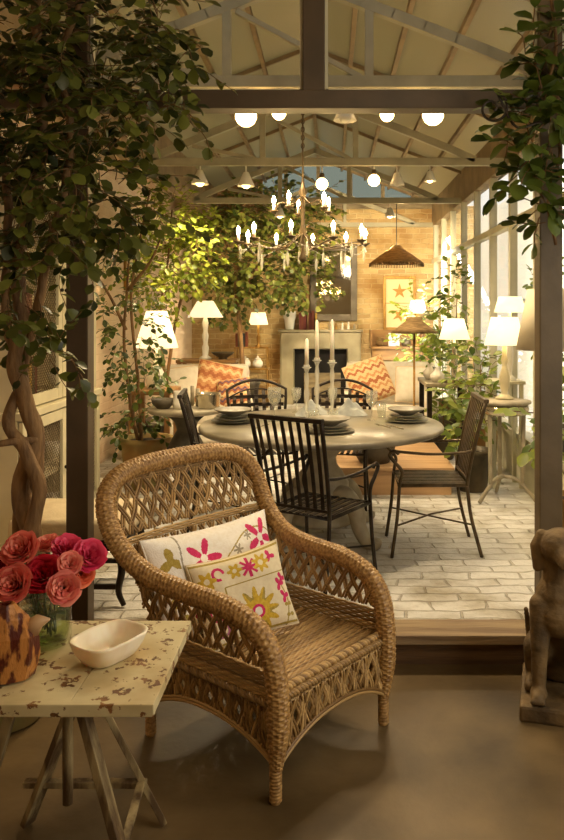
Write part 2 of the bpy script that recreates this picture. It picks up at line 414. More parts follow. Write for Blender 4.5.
# right glass wall
mb = MB(); mb.box((XR + .04, (Y0 + YB) / 2 + .05, .28), (.12, YB - Y0 - .1, .5)); struct(mb, 'wall_plinth', M['mullion'])
mb = MB()
mb.box((XR + .05, (Y0 + YB) / 2, 3.36), (.14, YB - Y0, .42), .01)
struct(mb, 'trim_6', M['truss_wood'])
mb = MB()
mb.box((XR + .02, (Y0 + YB) / 2 + .05, 2.56), (.09, YB - Y0 - .1, .07), .005); mb.box((XR + .02, (Y0 + YB) / 2 + .05, .56), (.13, YB - Y0 - .1, .06), .005)
ys = [3.8 + .9 * k for k in range(11)]
for y in ys: mb.box((XR + .02, y, 1.85), (.075, .07, 2.6), .005)
struct(mb, 'trim_7', M['mullion'])
for k in range(10):
    o = struct(MB().box((XR + .03, ys[k] + .45, 1.57), (.006, .83, 1.91)), 'window_%d' % n, M['pane'])
    MB().box((XR + .03, ys[k] + .45, 2.87), (.006, .83, .55)).build('pane', M['pane'], o); n += 1
# courtyard outside the glass wall
struct(MB().box((3.7, 12, 1.7), (.15, 18, 4.6)), 'wall_courtyard', M['outside'])
struct(MB().box((2.75, 12, -.05), (1.8, 18, .1)), 'floor_courtyard', M['paving'])
mb = MB()
for y in (6.3, 7.9, 10.4): mb.box((3.5, y, 1.7), (.2, .22, 3.6), .01)
struct(mb, 'trim_8', M['truss_wood'])

# roof : trusses, glazing bars, panes
RX = -.2; EZ = 3.17
def roof_z(x): return 4.32 - abs(x - RX) * .39
TY = (4.9, 7.5, 10.1, 12.9)
n_t = 9
for y in TY:
    mb = MB()
    mb.bar((-1.8, y, EZ), (XR, y, EZ), .06, .075, .004)
    # bowed top chords
    for sgn, xe in ((1, 1.42), (-1, -1.78)):
        pts = []
        for k in range(9):
            t = k / 8; x = xe + (RX - xe) * t
            z = EZ + .02 + .64 * t ** .95
            pts.append(V((x, y, z)))
        for k in range(8): mb.bar(pts[k], pts[k + 1] + (pts[k + 1] - pts[k]).normalized() * .012, .06, .07, .003)
    def cz(x):
        xe = 1.42 if x > RX else -1.78
        t = (x - xe) / (RX - xe); return EZ + .02 + .64 * max(0, min(1, t)) ** .95
    for x in (-.66, .25):
        mb.bar((x, y, EZ), (x, y, cz(x)), .055, .055, .003)
    for a, b in ((-1.35, -.72), (-.6, .2)):
        mb.bar((a, y, cz(a) - .05), (b, y, EZ + .03), .04, .035, .003)
    struct(mb, 'trim_%d' % n_t, M['truss']); n_t += 1
mb = MB()
for x in (-1.5, -1.1, -.65, RX, .2, .6, 1.0, 1.4):
    mb.bar((x, Y0 + .1, roof_z(x) - .035), (x, YB + .1, roof_z(x) - .035), .04, .05, .003)
for y in TY:
    for xe in (XR, -1.85):
        mb.bar((RX, y, roof_z(RX) - .03), (xe, y, roof_z(xe) - .03), .03, .04, .002)
struct(mb, 'trim_%d' % n_t, M['truss_wood']); n_t += 1
mb = MB()
for xe in (XR + .1, -1.85):
    a, b = min(RX, xe), max(RX, xe)
    vs = [(a, Y0, roof_z(a)), (b, Y0, roof_z(b)), (b, YB + .2, roof_z(b)), (a, YB + .2, roof_z(a))]
    vs += [(x, y, z + .012) for x, y, z in vs]
    mb.add(vs, [[0, 1, 2, 3], [4, 7, 6, 5], [0, 4, 5, 1], [1, 5, 6, 2], [2, 6, 7, 3], [3, 7, 4, 0]], False)
struct(mb, 'ceiling', M['roofglass'])
mb = MB()
mb.box((-1.85, (Y0 + YB) / 2, 3.22), (.1, YB - Y0, .16), .008)
mb.box((-1.87, (Y0 + YB) / 2, 3.50), (.06, YB - Y0, .42), .004)
struct(mb, 'trim_%d' % n_t, M['truss_wood']); n_t += 1
struct(MB().box((-2.1, (Y0 + YB) / 2, 3.45), (.5, YB - Y0, .06)), 'ceiling_aisle', M['plaster'])
# glazed gable over the back wall
mb = MB(); mb.box((0, YB + .05, 3.5), (4.6, .14, .1), .01)
for x in (-1.3, -.75, -.2, .35, .9): mb.box((x, YB + .05, 3.85), (.06, .1, .66))
struct(mb, 'trim_%d' % n_t, M['greywood']); n_t += 1
struct(MB().box((0, YB + .08, 3.85), (4.2, .01, .7)), 'window_%d' % n, glass_pane('tinted_gable_pane', (.42, .46, .44, 1))); n += 1
# boarded corner high on the left of the gable
mb = MB()
for k in range(9): mb.box((-1.95 + .1 * k, YB - .45, 3.5), (.092, .04, .75), .004)
struct(mb, 'trim_%d' % n_t, M['shelfwood']); n_t += 1

# ================================================================ WICKER ARMCHAIR
def lattice(mb, inside, mp, a0, a1, b0, b1, slope, gap, r, pair=.011, step=.012, amp=.005, rotp=0):
    """two families of paired diagonal strands woven over a surface map(a,b,offset)"""
    W = a1 - a0; H = b1 - b0; run = H / slope
    for sgn in (1, -1):
        k = 0; a = a0 - run - gap
        while a < a1 + run + gap:
            for dp in (-pair / 2, pair / 2):
                L = math.hypot(H, run); n = max(4, int(L / step)); cur = []
                for i in range(n + 1):
                    t = i / n
                    aa = a + dp + (run * t if sgn > 0 else -run * t) ; bb = b0 + H * t
                    if inside(aa, bb):
                        off = sgn * amp * math.cos(bb * slope * 0 + (bb - b0) / (gap * slope / 2) * PI + k * PI)
                        cur.append(mp(aa, bb, off))
                    else:
                        if len(cur) >= 3: mb.tube(cur, r, 5)
                        cur = []
                if len(cur) >= 3: mb.tube(cur, r, 5)
            a += gap; k += 1
def rows(mb, inside, mp, a0, a1, b0, b1, pitch, r, stake=.03, amp=.003):
    k = 0; b = b0
    while b <= b1:
        n = int((a1 - a0) / (stake / 4)); cur = []
        for i in range(n + 1):
            aa = a0 + (a1 - a0) * i / n
            if inside(aa, b): cur.append(mp(aa, b, amp * math.cos(aa / stake * PI + k * PI)))
            else:
                if len(cur) >= 3: mb.tube(cur, r, 5)
                cur = []
        if len(cur) >= 3: mb.tube(cur, r, 5)
        b += pitch; k += 1
def braid(mb, path, r=.008, rad=.009, pitch=.05):
    P = resample(path, .006)
    for ph in (0, 2 * PI / 3, 4 * PI / 3):
        q = []
        for i, p in enumerate(P):
            t = (P[min(i + 1, len(P) - 1)] - P[max(i - 1, 0)]).normalized()
            u = t.cross(V((0, 0, 1)));
            if u.length < .1: u = t.cross(V((0, 1, 0)))
            u.normalize(); w = t.cross(u); a = 2 * PI * (i * .006) / pitch + ph
            q.append(p + u * math.cos(a) * rad + w * math.sin(a) * rad)
        mb.tube(q, r, 6)
def wicker_chair():
    root = thing('wicker_armchair', 'honey-brown wicker armchair with openwork back and rolled arms', 'armchair', (-.252, 3.12, 0), (0, 0, math.radians(51.1)))
    half = [(.324, -.345, .115), (.326, -.356, .25), (.328, -.354, .40), (.334, -.325, .52), (.344, -.25, .595), (.356, -.11, .635), (.370, .08, .645),
            (.388, .24, .665), (.412, .36, .72), (.43, .44, .80), (.432, .49, .89), (.40, .525, .965), (.32, .545, 1.018), (.18, .558, 1.04), (0, .562, 1.045)]
    path = catmull(half, 12)
    full = path + [V((-p.x, p.y, p.z)) for p in path[-2::-1]]
    pitch = .0098
    P = resample(full, pitch / 4)
    seg = 36; vs = []; fs = []; u = V((1, 0, 0)); R0 = .038
    for i, p in enumerate(P):
        t = (P[min(i + 1, len(P) - 1)] - P[max(i - 1, 0)]).normalized()
        u = (u - t * u.dot(t)).normalized(); w = t.cross(u)
        row, ph = divmod(i, 4); d = math.sin(PI * (ph + .5) / 4)
        e = min(1, .55 + .45 * min(i, len(P) - 1 - i) / 60)
        for k in range(seg):
            a = 2 * PI * k / seg
            q = R0 * e + .0055 * d * (.45 + .55 * math.cos(6 * a + PI * row)) - .003 * max(0, math.cos(12 * a)) ** 4
            vs.append(p + (u * math.cos(a) + w * math.sin(a)) * q)
    nP = len(P)
    for i in range(nP - 1):
        for k in range(seg):
            l = (k + 1) % seg; fs.append([i * seg + k, i * seg + l, (i + 1) * seg + l, (i + 1) * seg + k])
    mb = MB().add(vs, fs, True)
    mb.build('rolled_rim', M['wicker_roll'], root)
    # interpolation of the rim on one side
    arm = [p for p in path if p.y > -.36]
    def rim_z(y):
        best = None
        for i in range(len(arm) - 1):
            if arm[i].y <= y <= arm[i + 1].y:
                q = (y - arm[i].y) / max(1e-9, arm[i + 1].y - arm[i].y); return arm[i].z + (arm[i + 1].z - arm[i].z) * q
        return .7
    def rim_half(z):   # half width of the back at height z
        for i in range(len(path) - 1):
            if path[i].y > .2 and path[i].z <= z <= path[i + 1].z:
                q = (z - path[i].z) / max(1e-9, path[i + 1].z - path[i].z); return path[i].x + (path[i + 1].x - path[i].x) * q
        return .335 + (z - .36) * .22 if z < .7 else 0
    # back panel
    def bmap(x, z, o):
        c = .325 + .345 * (z - .34)
        h = rim_half(z) or .4
        q = min(1, abs(x) / max(.05, h))
        edge = .10 * q ** 2.2 * max(0, 1 - (z - .36) / .62)
        return V((x, c - edge - o, z))
    ins = lambda x, z: .36 < z < 1.03 and abs(x) < max(0, (rim_half(z))) - .01
    mb = MB()
    lattice(mb, lambda x, z: ins(x, z) and z > .775, bmap, -.45, .45, .775, 1.04, 1.75, .052, .0053, .014)
    lattice(mb, lambda x, z: ins(x, z) and z < .755, bmap, -.45, .45, .36, .755, 1.75, .052, .0053, .014)
    rows(mb, ins, bmap, -.45, .45, .752, .778, .0095, .0055)
    rows(mb, ins, bmap, -.45, .45, .985, 1.02, .0095, .0052)
    for x in [-.40 + .1 * k for k in range(9)]:
        q = [bmap(x, .36 + .01 * i, -.006) for i in range(72) if ins(x, .36 + .01 * i)]
        if len(q) > 3: mb.tube(q, .0045, 5)
    mb.build('back_panel', M['wicker'], root)
    # seat
    mb = MB()
    def smap(x, y, o): return V((x, y, .372 - .02 * (1 - (x / .34) ** 2) * (1 - (y / .36) ** 2) + o))
    rows(mb, lambda a, b: True, smap, -.325, .325, -.325, .35, .0098, .0052, .024, .0018)
    mb.mi = 1
    mb.box((0, .01, .345), (.64, .68, .012))
    mb.build('seat', [M['wicker'], M['wicker_dark']], root)
    # front apron
    def arch(t, lo, hi): return lo + (hi - lo) * (1 - abs(t) ** 2.3)
    mb = MB()
    fm = lambda x, z, o: V((x, -.352 - o, z))
    lattice(mb, lambda x, z: arch(x / .33, .12, .225) < z < .345 and abs(x) < .33, fm, -.34, .34, .10, .345, 3.0, .038, .0056, .013)
    for dz in (0, .012): mb.tube([fm(x / 100, arch(x / 100 / .335, .115, .215) + dz, .004) for x in range(-33, 34)], .0075, 6)
    braid(mb, [V((-.33, -.352, .352)), V((.33, -.352, .352))]); braid(mb, [V((-.33, -.335, .372)), V((.33, -.335, .372))])
    rows(mb, lambda a, b: True, fm, -.33, .33, .33, .35, .009, .005)
    mb.build('front_apron', M['wicker'], root)
    # sides
    for s in (-1, 1):
        mb = MB()
        def xm(y, z, o): 
            q = max(0, (y - .25) / .2)
            return V((s * (.322 + .075 * max(0, z - .12) + o), y, z))
        top = lambda y: rim_z(y) - .02
        lo = lambda y: arch((y - .0) / .36, .12, .225)
        ymax = lambda z: .325 + .345 * (z - .34) - .06
        lattice(mb, lambda y, z: lo(y) < z < .335 and -.345 < y < .33, xm, -.36, .42, .10, .335, 3.0, .038, .0056, .013)
        rows(mb, lambda y, z: -.345 < y < ymax(z), xm, -.36, .45, .335, .45, .0095, .0052)
        lattice(mb, lambda y, z: .452 < z < top(y) and -.345 < y < ymax(z) + .03, xm, -.36, .55, .452, .80, 1.75, .056, .0056, .014)
        braid(mb, [xm(-.34, .345, .008), xm(.33, .345, .008)], .007, .008)
        for dz in (0, .012): mb.tube([xm(y / 100, lo(y / 100) - .008 + dz, .004) for y in range(-34, 35)], .0075, 6)
        mb.build('side_panel', M['wicker'], root)
    # rear apron
    mb = MB(); rm = lambda x, z, o: V((x, .345 + o, z))
    lattice(mb, lambda x, z: arch(x / .33, .12, .225) < z < .36 and abs(x) < .33, rm, -.34, .34, .10, .36, 2.2, .036, .0048, .012)
    mb.tube([rm(x / 100, arch(x / 100 / .335, .115, .215), 0) for x in range(-33, 34)], .0075, 6)
    mb.build('rear_apron', M['wicker'], root)
    for x, y in ((-.326, -.345), (.324, -.345), (-.33, .335), (.33, .335)):
        mb = MB()
        prof = [(.017, 0), (.019, .004)]
        for k in range(10):
            z = .006 + k * .0122; prof += [(.0175, z), (.0225, z + .003), (.0225, z + .009)]
        prof += [(.021, .13), (.021, .36 if y > 0 else .14)]
        mb.lathe(prof, 14, (x, y, 0)); mb.build('leg', M['wicker_roll'], root)
    return root
wicker_chair()

# pillows --------------------------------------------------------
PW = [pmat('pillow_linen_white', rgb(242, 238, 230), rgb(234, 228, 216), 60, .95, bump=.2, bscale=200),
      pmat('thread_magenta', rgb(196, 20, 88), rgb(214, 44, 108), 90, .8, bump=.3, bscale=300),
      pmat('thread_olive', rgb(156, 134, 48), rgb(180, 158, 72), 90, .8, bump=.3, bscale=300),
      pmat('thread_grey', rgb(150, 142, 124), rgb(168, 160, 140), 90, .8),
      pmat('thread_gold', rgb(196, 158, 34), rgb(216, 184, 62), 90, .8, bump=.3, bscale=300),
      pmat('pillow_linen_cream', rgb(234, 222, 190), rgb(226, 212, 178), 60, .95, bump=.2, bscale=200),
      pmat('thread_lilac', rgb(150, 84, 120), rgb(170, 104, 136), 90, .8)]
def flower(u, v, cu, cv, r, n, d=.3, ph=0):
    x, y = u - cu, v - cv; q = math.hypot(x, y); a = math.atan2(y, x)
    return q < r * (1 - d + d * math.cos(n * a + ph))
def ring(u, v, cu, cv, r0, r1, a0, a1):
    x, y = u - cu, v - cv; q = math.hypot(x, y); a = math.atan2(y, x) % (2 * PI)
    return r0 < q < r1 and (a0 <= a <= a1 or a0 <= a + 2 * PI <= a1)
def pillow(name, label, W, H, T, pat, loc, rot, nu, nv):
    mb = MB()
    def fn(sgn):
        def f(i, j):
            u, v = i * 2 - 1, j * 2 - 1
            th = T / 2 * (max(0, 1 - abs(u) ** 3.2) * max(0, 1 - abs(v) ** 3.2)) ** .55
            x = W / 2 * u * (1 - .07 * (1 - v * v) * abs(u)); z = H / 2 * v * (1 - .09 * (1 - u * u) * abs(v))
            wr = noise.noise(V((u * 2.4, v * 2.4, sgn * 3 + W))) * .012 * (1 - abs(u) ** 4) * (1 - abs(v) ** 4)
            return V((x, -sgn * (th + wr), z))
        return f
    mb.grid(fn(1), nu, nv, lambda i, j: pat(i * 2 * W / H - W / H, j * 2 - 1))
    g = MB(); g.grid(fn(-1), nu // 4, nv // 4)
    o = len(mb.v); mb.v += g.v
    for f in g.f: mb.f.append([k + o for k in f[::-1]]); mb.m.append(pat(9, 9)); mb.sm.append(True)
    t = thing(name, label, 'cushion', loc, rot)
    mb.build('cover', PW, t)
    # piped seam
    ed = []
    for k in range(80):
        s = k / 80 * 4; e = s % 1
        u, v = [(e * 2 - 1, -1), (1, e * 2 - 1), (1 - e * 2, 1), (-1, 1 - e * 2)][int(s)]
        ed.append(V((W / 2 * u * (1 - .07 * (1 - v * v) * abs(u)), 0, H / 2 * v * (1 - .09 * (1 - u * u) * abs(v)))))
    MB().tube(ed, .004, 6, True).build('piping', PW[0] if pat(9, 9) == 0 else PW[5], t)
def pat_white(u, v):
    if u > 5: return 0
    A = 1.5
    if u < -1.08:
        for cv in (-.7, -.1, .5):
            if flower(u, v, -1.28 + .04 * cv, cv, .27, 3, .35, cv * 3): return 2
    if abs(u + 1.0 + .03 * math.sin(v * 5)) < .02: return 3
    for cu, cv, r, n, ph in ((-.50, .40, .44, 5, .4), (-.1, .0, .26, 4, 1.0), (1.12, .50, .46, 5, 1.1), (.78, .1, .28, 4, 0), (1.2, -.2, .3, 5, .5), (-.7, -.5, .3, 5, 1.2)):
        if flower(u, v, cu, cv, r, n, .42, ph):
            if math.hypot(u - cu, v - cv) < r * .2: return 0
            return 1
    for cu, cv, r in ((.36, .38, .14), (.55, .12, .12), (.1, -.2, .14), (.75, .62, .12), (-.7, -.3, .14)):
        if flower(u, v, cu, cv, r, 6, .35): return 3
        if flower(u, v, cu + .1, cv - .2, r * .7, 2, .5, .6): return 2
    if abs(v - .25 - .5 * math.sin(u * 1.6)) < .018 and u > 0: return 2
    return 0
def pat_cream(u, v):
    if u > 5: return 5
    if abs(abs(v) - .93) < .03 or abs(abs(u) - 1.2) < .02: return 2
    if abs(v - .28) < .018 and u > -.55: return 2
    if abs(u + .55) < .018 and v < .28: return 2
    # big sunflower
    q = math.hypot(u - .12, v + .46)
    if q < .1: return 0
    if q < .17: return 1
    if flower(u, v, .12, -.46, .58, 12, .2): return 4 if (math.atan2(v + .46, u - .12) * 6 / PI) % 2 < 1.25 or q < .3 else 2
    for cu, cv, r, n in ((.5, .62, .25, 7), (-.93, .52, .24, 6), (-.2, .6, .2, 6)):
        if math.hypot(u - cu, v - cv) < r * .28: return 5
        if flower(u, v, cu, cv, r, n, .22): return 4
    for k in range(4):   # star of stitches
        a = k * PI / 4; x = (u - .16) * math.cos(a) + (v - .6) * math.sin(a); y = -(u - .16) * math.sin(a) + (v - .6) * math.cos(a)
        if abs(y) < .035 and abs(x) < .25: return 1
    if ring(u, v, -.62, .62, .10, .17, 0, 2 * PI * .8): return 1
    if ring(u, v, -.86, -.2, .14, .21, PI * .5, PI * 1.9) or flower(u, v, -.86, -.2, .09, 4): return 1
    if ring(u, v, -.8, -.62, .1, .17, PI, PI * 2.6): return 6
    for cu, cv in ((.88, -.0), (.95, -.3), (1.0, .1), (.8, .7)):
        if flower(u, v, cu, cv, .17, 3, .35, cv): return 1
    if abs(u - .92 + .1 * math.sin(v * 4)) < .02 and v < .1: return 2
    for cv in (-.5, -.75):
        if flower(u, v, 1.0, cv, .12, 2, .5): return 2
    return 5
CH = Matrix.Translation((-.2445, 3.13, 0)) @ Matrix.Rotation(math.radians(51.1), 4, 'Z')
p = CH @ V((-.035, .275, .575)); pillow('embroidered_cushion', 'large white cushion with magenta embroidery against the wicker back', .70, .43, .15, pat_white, p, (math.radians(-20), math.radians(1), math.radians(50)), 200, 140)
p = CH @ V((-.055, .10, .535)); pillow('embroidered_cushion', 'small cream cushion with gold flowers in front of the white one', .42, .35, .13, pat_cream, p, (math.radians(-24), math.radians(-5), math.radians(34)), 180, 150)

# ================================================================ FOREGROUND TABLE
TX, TYc, TZ = -.76, 2.17, .72
t = thing('folding_table', 'small folding trestle table with flaking cream paint', 'table', (TX, TYc, 0))
mb = MB()
for k in range(3): mb.box((-.2133 + .2133 * k, 0, .705), (.2122, .52, .03), .002)
mb.box((0, -.252, .7045), (.64, .02, .032), .003)
mb.build('tabletop', M['peel'], t)
def leg_bar(a, b, w=.042, th=.022): MB().bar(V(a) - V((TX, TYc, 0)), V(b) - V((TX, TYc, 0)), w, th, .003).build('leg', M['peel_leg'], t)
leg_bar((-.64, 1.97, .69), (-.452, 1.955, .01)); leg_bar((-.83, 2.40, .69), (-.55, 2.53, .01), .03, .02)
leg_bar((-.82, 1.99, .69), (-1.02, 1.97, .01), .05, .024); leg_bar((-.72, 2.38, .69), (-1.0, 2.53, .01), .05, .02)
off = V((TX, TYc, 0))
MB().bar(V((-1.0, 2.5, .16)) - off, V((-.60, 2.5, .16)) - off, .03, .02, .003).build('stretcher', M['peel_leg'], t)
MB().bar(V((-.615, 2.50, .17)) - off, V((-.60, 1.97, .08)) - off, .025, .016, .002).build('brace', M['peel_leg'], t)
MB().bar(V((-.95, 1.97, .30)) - off, V((-.60, 1.97, .08)) - off, .025, .016, .002).build('brace', M['peel_leg'], t)
MB().lathe([(.001, .33), (.014, .332), (.015, .45), (.014, .655), (.026, .66), (.026, .69)], 14, V((-.73, 2.13, 0)) - off).build('prop_peg', M['peel_leg'], t)
MB().box(V((-.70, 2.17, .682)) - off, (.5, .05, .016), .002).build('rail', M['peel_leg'], t)

# alabaster bowl
def bowl_mesh():
    mb = MB()
    def prof(a, L, W): 
        c, s_ = math.cos(a), math.sin(a); n = 3.2
        return (math.copysign(abs(c) ** (2 / n), c) * L, math.copysign(abs(s_) ** (2 / n), s_) * W)
    lay = [(0, 0, 0), (.085, .04, 0), (.10, .05, .004), (.127, .068, .028), (.14, .078, .05), (.142, .080, .054), (.138, .076, .056), (.128, .066, .052), (.118, .057, .03), (.095, .042, .014), (0, 0, .012)]
    vs = []; seg = 48
    for L, W, z in lay:
        for k in range(seg):
            x, y = prof(2 * PI * k / seg, L, W); vs.append((x, y, z + .002 * noise.noise(V((x * 20, y * 20, z)))))
    fs = [[i * seg + k, i * seg + (k + 1) % seg, (i + 1) * seg + (k + 1) % seg, (i + 1) * seg + k] for i in range(len(lay) - 1) for k in range(seg)]
    return mb.add(vs, fs, True)
o = bowl_mesh().build('alabaster_bowl', M['alabaster'], None, (-.625, 2.165, TZ + .001), (0, 0, math.radians(58)))
o.scale = (.74, 1.02, 1.2)
tag(o, 'oblong white alabaster bowl on the flaking cream table', 'bowl')

# vase and roses
VX, VY = -.845, 2.27
t = thing('glass_vase', 'clear round glass vase holding the pink roses', 'vase', (VX, VY, TZ + .001))
MB().lathe([(.001, .0), (.068, 0), (.074, .006), (.076, .03), (.074, .10), (.070, .165), (.0715, .17), (.068, .168), (.070, .10), (.071, .03), (.066, .012), (.001, .010)], 36).build('bowl', M['vase_glass'], t)
water = glass_pane('vase_water', (.72, .80, .52, 1), 0, 1.33, 1)
MB().lathe([(.001, .014), (.064, .015), (.068, .04), (.068, .105), (.001, .105)], 32).build('water', water, t)
ROSE = {}
for nm, a, b in (('coral', (206, 74, 70), (248, 156, 134)), ('crimson', (170, 16, 40), (216, 44, 66)), ('magenta', (206, 36, 84), (240, 96, 132)), ('pink', (224, 104, 100), (250, 176, 154)), ('orange', (230, 104, 70), (250, 158, 116))):
    ROSE[nm] = island_mat('petal_' + nm, rgb(*a), rgb(*b), .5, .25)
M['stem'] = pmat('rose_stem', rgb(52, 66, 26), rgb(74, 88, 38), 20, .6)
M['stemleaf'] = island_mat('rose_leaf', rgb(36, 52, 20), rgb(66, 84, 34), .5, .2)
def rose(pos, r, kind, label, seed, tilt):
    rr = rnd(seed); pos = V(pos)
    t = thing('rose', label, 'flower', pos)
    mb = MB(); T = tilt.normalized(); Q = T.to_track_quat('Z', 'Y').to_matrix()
    layers = [(5, 1.0, .36, .8), (5, .88, .52, .7), (6, .72, .62, .6), (6, .56, .66, .55), (6, .40, .66, .5), (5, .26, .62, .4), (4, .14, .58, .3)]
    for li, (n_, rad, hgt, flare) in enumerate(layers):
        for k in range(n_):
            a0 = 2 * PI * (k + rr.uniform(-.2, .2)) / n_ + li * .7
            wd = 2 * PI / n_ * .62
            jig = rr.uniform(.92, 1.08)
            def f(i, j, a0=a0, wd=wd, rad=rad, hgt=hgt, flare=flare, jig=jig):
                u = i * 2 - 1; v = j
                a = a0 + u * wd * (.35 + .65 * math.sin(min(1, v * 1.25) * PI / 2))
                q = r * rad * jig * (.25 + .75 * math.sin(v * PI / 2)) + r * flare * .25 * max(0, v - .75) / .25 * (.5 + .5 * (1 - u * u))
                z = r * (-.55 + (hgt + .55) * v ** .9 - .22 * u * u * v - (.16 * flare * max(0, v - .8) / .2))
                wv = noise.noise(V((u * 1.6 + li * 3.1, v * 2 + k * 5.3, seed))) * r * .16 * v
                q += wv; z += wv * .6
                return Q @ V((q * math.cos(a), q * math.sin(a), z))
            mb.grid(f, 6, 6)
    mb.build('bloom', ROSE[kind], t)
    end = V((VX, VY, TZ + .03)) + V((rr.uniform(-.035, .035), rr.uniform(-.035, .035), 0)) - pos
    st = -T * r * .4
    pin = V((VX, VY, TZ + .172)) - pos; pin += (V((0, 0, 0)) - V((pin.x, pin.y, 0))).normalized() * min(.045, V((pin.x, pin.y, 0)).length)
    mb = MB().tube(catmull([st, st * .5 + pin * .5 - T * r * .3, pin, end], 6), .0032, 6)
    s_ = mb.build('stem', M['stem'], t)
    lf = MB()
    for k in range(7):
        a = rr.uniform(0, 6.28); lf.leaf(st.lerp(pin, .2 + .13 * k) if k < 5 else pin.lerp(end, .25 * (k - 4)), V((math.cos(a), math.sin(a), rr.uniform(-.2, .3))), V((0, 0, 1)), .045, .028)
    lf.build('leaves', M['stemleaf'], s_)
def px(x, y, D): return V(((x - 330) / FPX * D, D, EYE - (y - 312) / FPX * D))
RO = [(21, 550, 2.20, 17, 'coral', 'coral rose at the back left of the bunch'), (14, 584, 2.12, 17, 'coral', 'open coral rose at the front left of the bunch'),
      (43, 575, 2.18, 18, 'crimson', 'deep crimson rose in the middle of the bunch'), (11, 562, 2.26, 9, 'pink', 'small pink rosebud between the two left coral roses'),
      (-2, 566, 2.2, 13, 'crimson', 'red rose cut by the left edge of the photo'), (67, 549, 2.30, 15, 'magenta', 'rosy red rose at the top behind the magenta one'),
      (89, 556, 2.22, 15, 'magenta', 'magenta rose at the far right of the bunch'), (70, 564, 2.16, 11, 'pink', 'small pale pink rose below the rosy red one'),
      (64, 588, 2.12, 15, 'pink', 'open pink rose at the front right over the vase rim'), (81, 574, 2.2, 12, 'orange', 'orange coral rose on the lower right of the bunch'),
      (47, 545, 2.36, 13, 'pink', 'half hidden pink rose at the top centre of the bunch')]
for k, (x, y, D, r, kind, lab) in enumerate(RO):
    p = px(x, y, D); c = V((VX, VY, TZ + .12))
    rose(p, r / FPX * D * .98, kind, lab, 40 + k, (p - c).normalized() + V((0, -.75, .15)))

# mottled carved jug at the left edge
t = thing('carved_jug', 'mottled rust-brown carved wooden jug at the left edge of the table', 'jug', (-.865, 2.045, TZ + .001), (0, 0, .2))
mb = MB(); seg = 9
lay = [(.052, 0), (.068, .006), (.078, .06), (.074, .12), (.052, .165), (.03, .19), (.024, .20), (.012, .198), (.02, .17)]
vs = []
for i, (r, z) in enumerate(lay):
    for k in range(seg):
        a = 2 * PI * k / seg; q = r * (1 + .12 * math.sin(k * 2.3 + i * .6)); vs.append((q * math.cos(a), q * math.sin(a) * .8, z))
fs = [[i * seg + k, i * seg + (k + 1) % seg, (i + 1) * seg + (k + 1) % seg, (i + 1) * seg + k] for i in range(len(lay) - 1) for k in range(seg)]
fs.append(list(range(seg))[::-1])
mb.add(vs, fs, False).build('body', M['hide'], t)
MB().tube([(.055, 0, .12), (.085, -.005, .15), (.112, -.008, .152)], [.03, .018, .003], 8).build('spout', M['tanwood'], t)
MB().tube(catmull([(-.05, 0, .15), (-.11, 0, .15), (-.12, 0, .09), (-.075, 0, .04)], 6), .01, 8).build('handle', M['hide'], t)

# ================================================================ STONE DOG
t = thing('dog_statue', 'weathered brown stone hound sitting on a low plinth', 'statue', (1.005, 3.34, 0))
mb = MB().box((0, -.01, .032), (.30, .40, .064), .012); mb.build('plinth', M['dogstone'], t)
mb = MB()
def blob(a, b, r0, r1, n=10, sq=None):
    a, b = V(a), V(b)
    for i in range(n + 1):
        q = i / n; mb.ball(a.lerp(b, q), r0 + (r1 - r0) * q, 14)
# facing the camera, a little to the right
blob((0, .10, .15), (0, .08, .26), .115, .115)                 # rump
blob((0, .08, .26), (.0, -.04, .45), .112, .098)              # torso
blob((0, -.03, .43), (0, -.075, .38), .10, .085)              # chest
blob((0, -.03, .49), (.0, -.045, .60), .078, .066)            # neck
mb.ball((0, -.065, .665), .078, 16, (1, 1.12, .95))           # skull
blob((.015, -.12, .65), (.045, -.205, .622), .05, .036)       # muzzle
mb.ball((.052, -.235, .632), .018, 10)                        # nose
for s in (-1, 1):
    mb.ball((.018 + s * .036, -.128, .69), .016, 8)           # brow
    blob((s * .07, -.045, .70), (s * .088, -.055, .655), .024, .028, 5)
    blob((s * .088, -.055, .655), (s * .086, -.072, .575), .028, .02, 6)        # ears
    blob((s * .068, -.075, .42), (s * .078, -.115, .27), .052, .036)            # front legs
    blob((s * .078, -.115, .27), (s * .08, -.125, .10), .034, .028)
    blob((s * .08, -.13, .085), (s * .082, -.175, .082), .034, .028, 5)         # paws
    for k in (-1, 0, 1): mb.ball((s * .082 + k * .017, -.195, .078), .014, 8)
    blob((s * .06, .07, .19), (s * .085, -.02, .22), .085, .058)                # thighs
    blob((s * .10, -.01, .19), (s * .105, .04, .09), .042, .03)
    blob((s * .105, .03, .085), (s * .115, -.075, .082), .028, .024)              # hind feet
blob((-.02, .15, .10), (-.115, .15, .17), .024, .02, 8); blob((-.115, .15, .17), (-.135, .13, .32), .02, .011, 8)
o = mb.build('body', M['dogstone'], t)
md = o.modifiers.new('fuse', 'REMESH'); md.mode = 'VOXEL'; md.voxel_size = .006; md.use_smooth_shade = True
ms = o.modifiers.new('soft', 'SMOOTH'); ms.iterations = 3; ms.factor = .5
t.rotation_euler = (0, 0, math.radians(-16)); t.scale = (1.1, 1.05, 1.05)

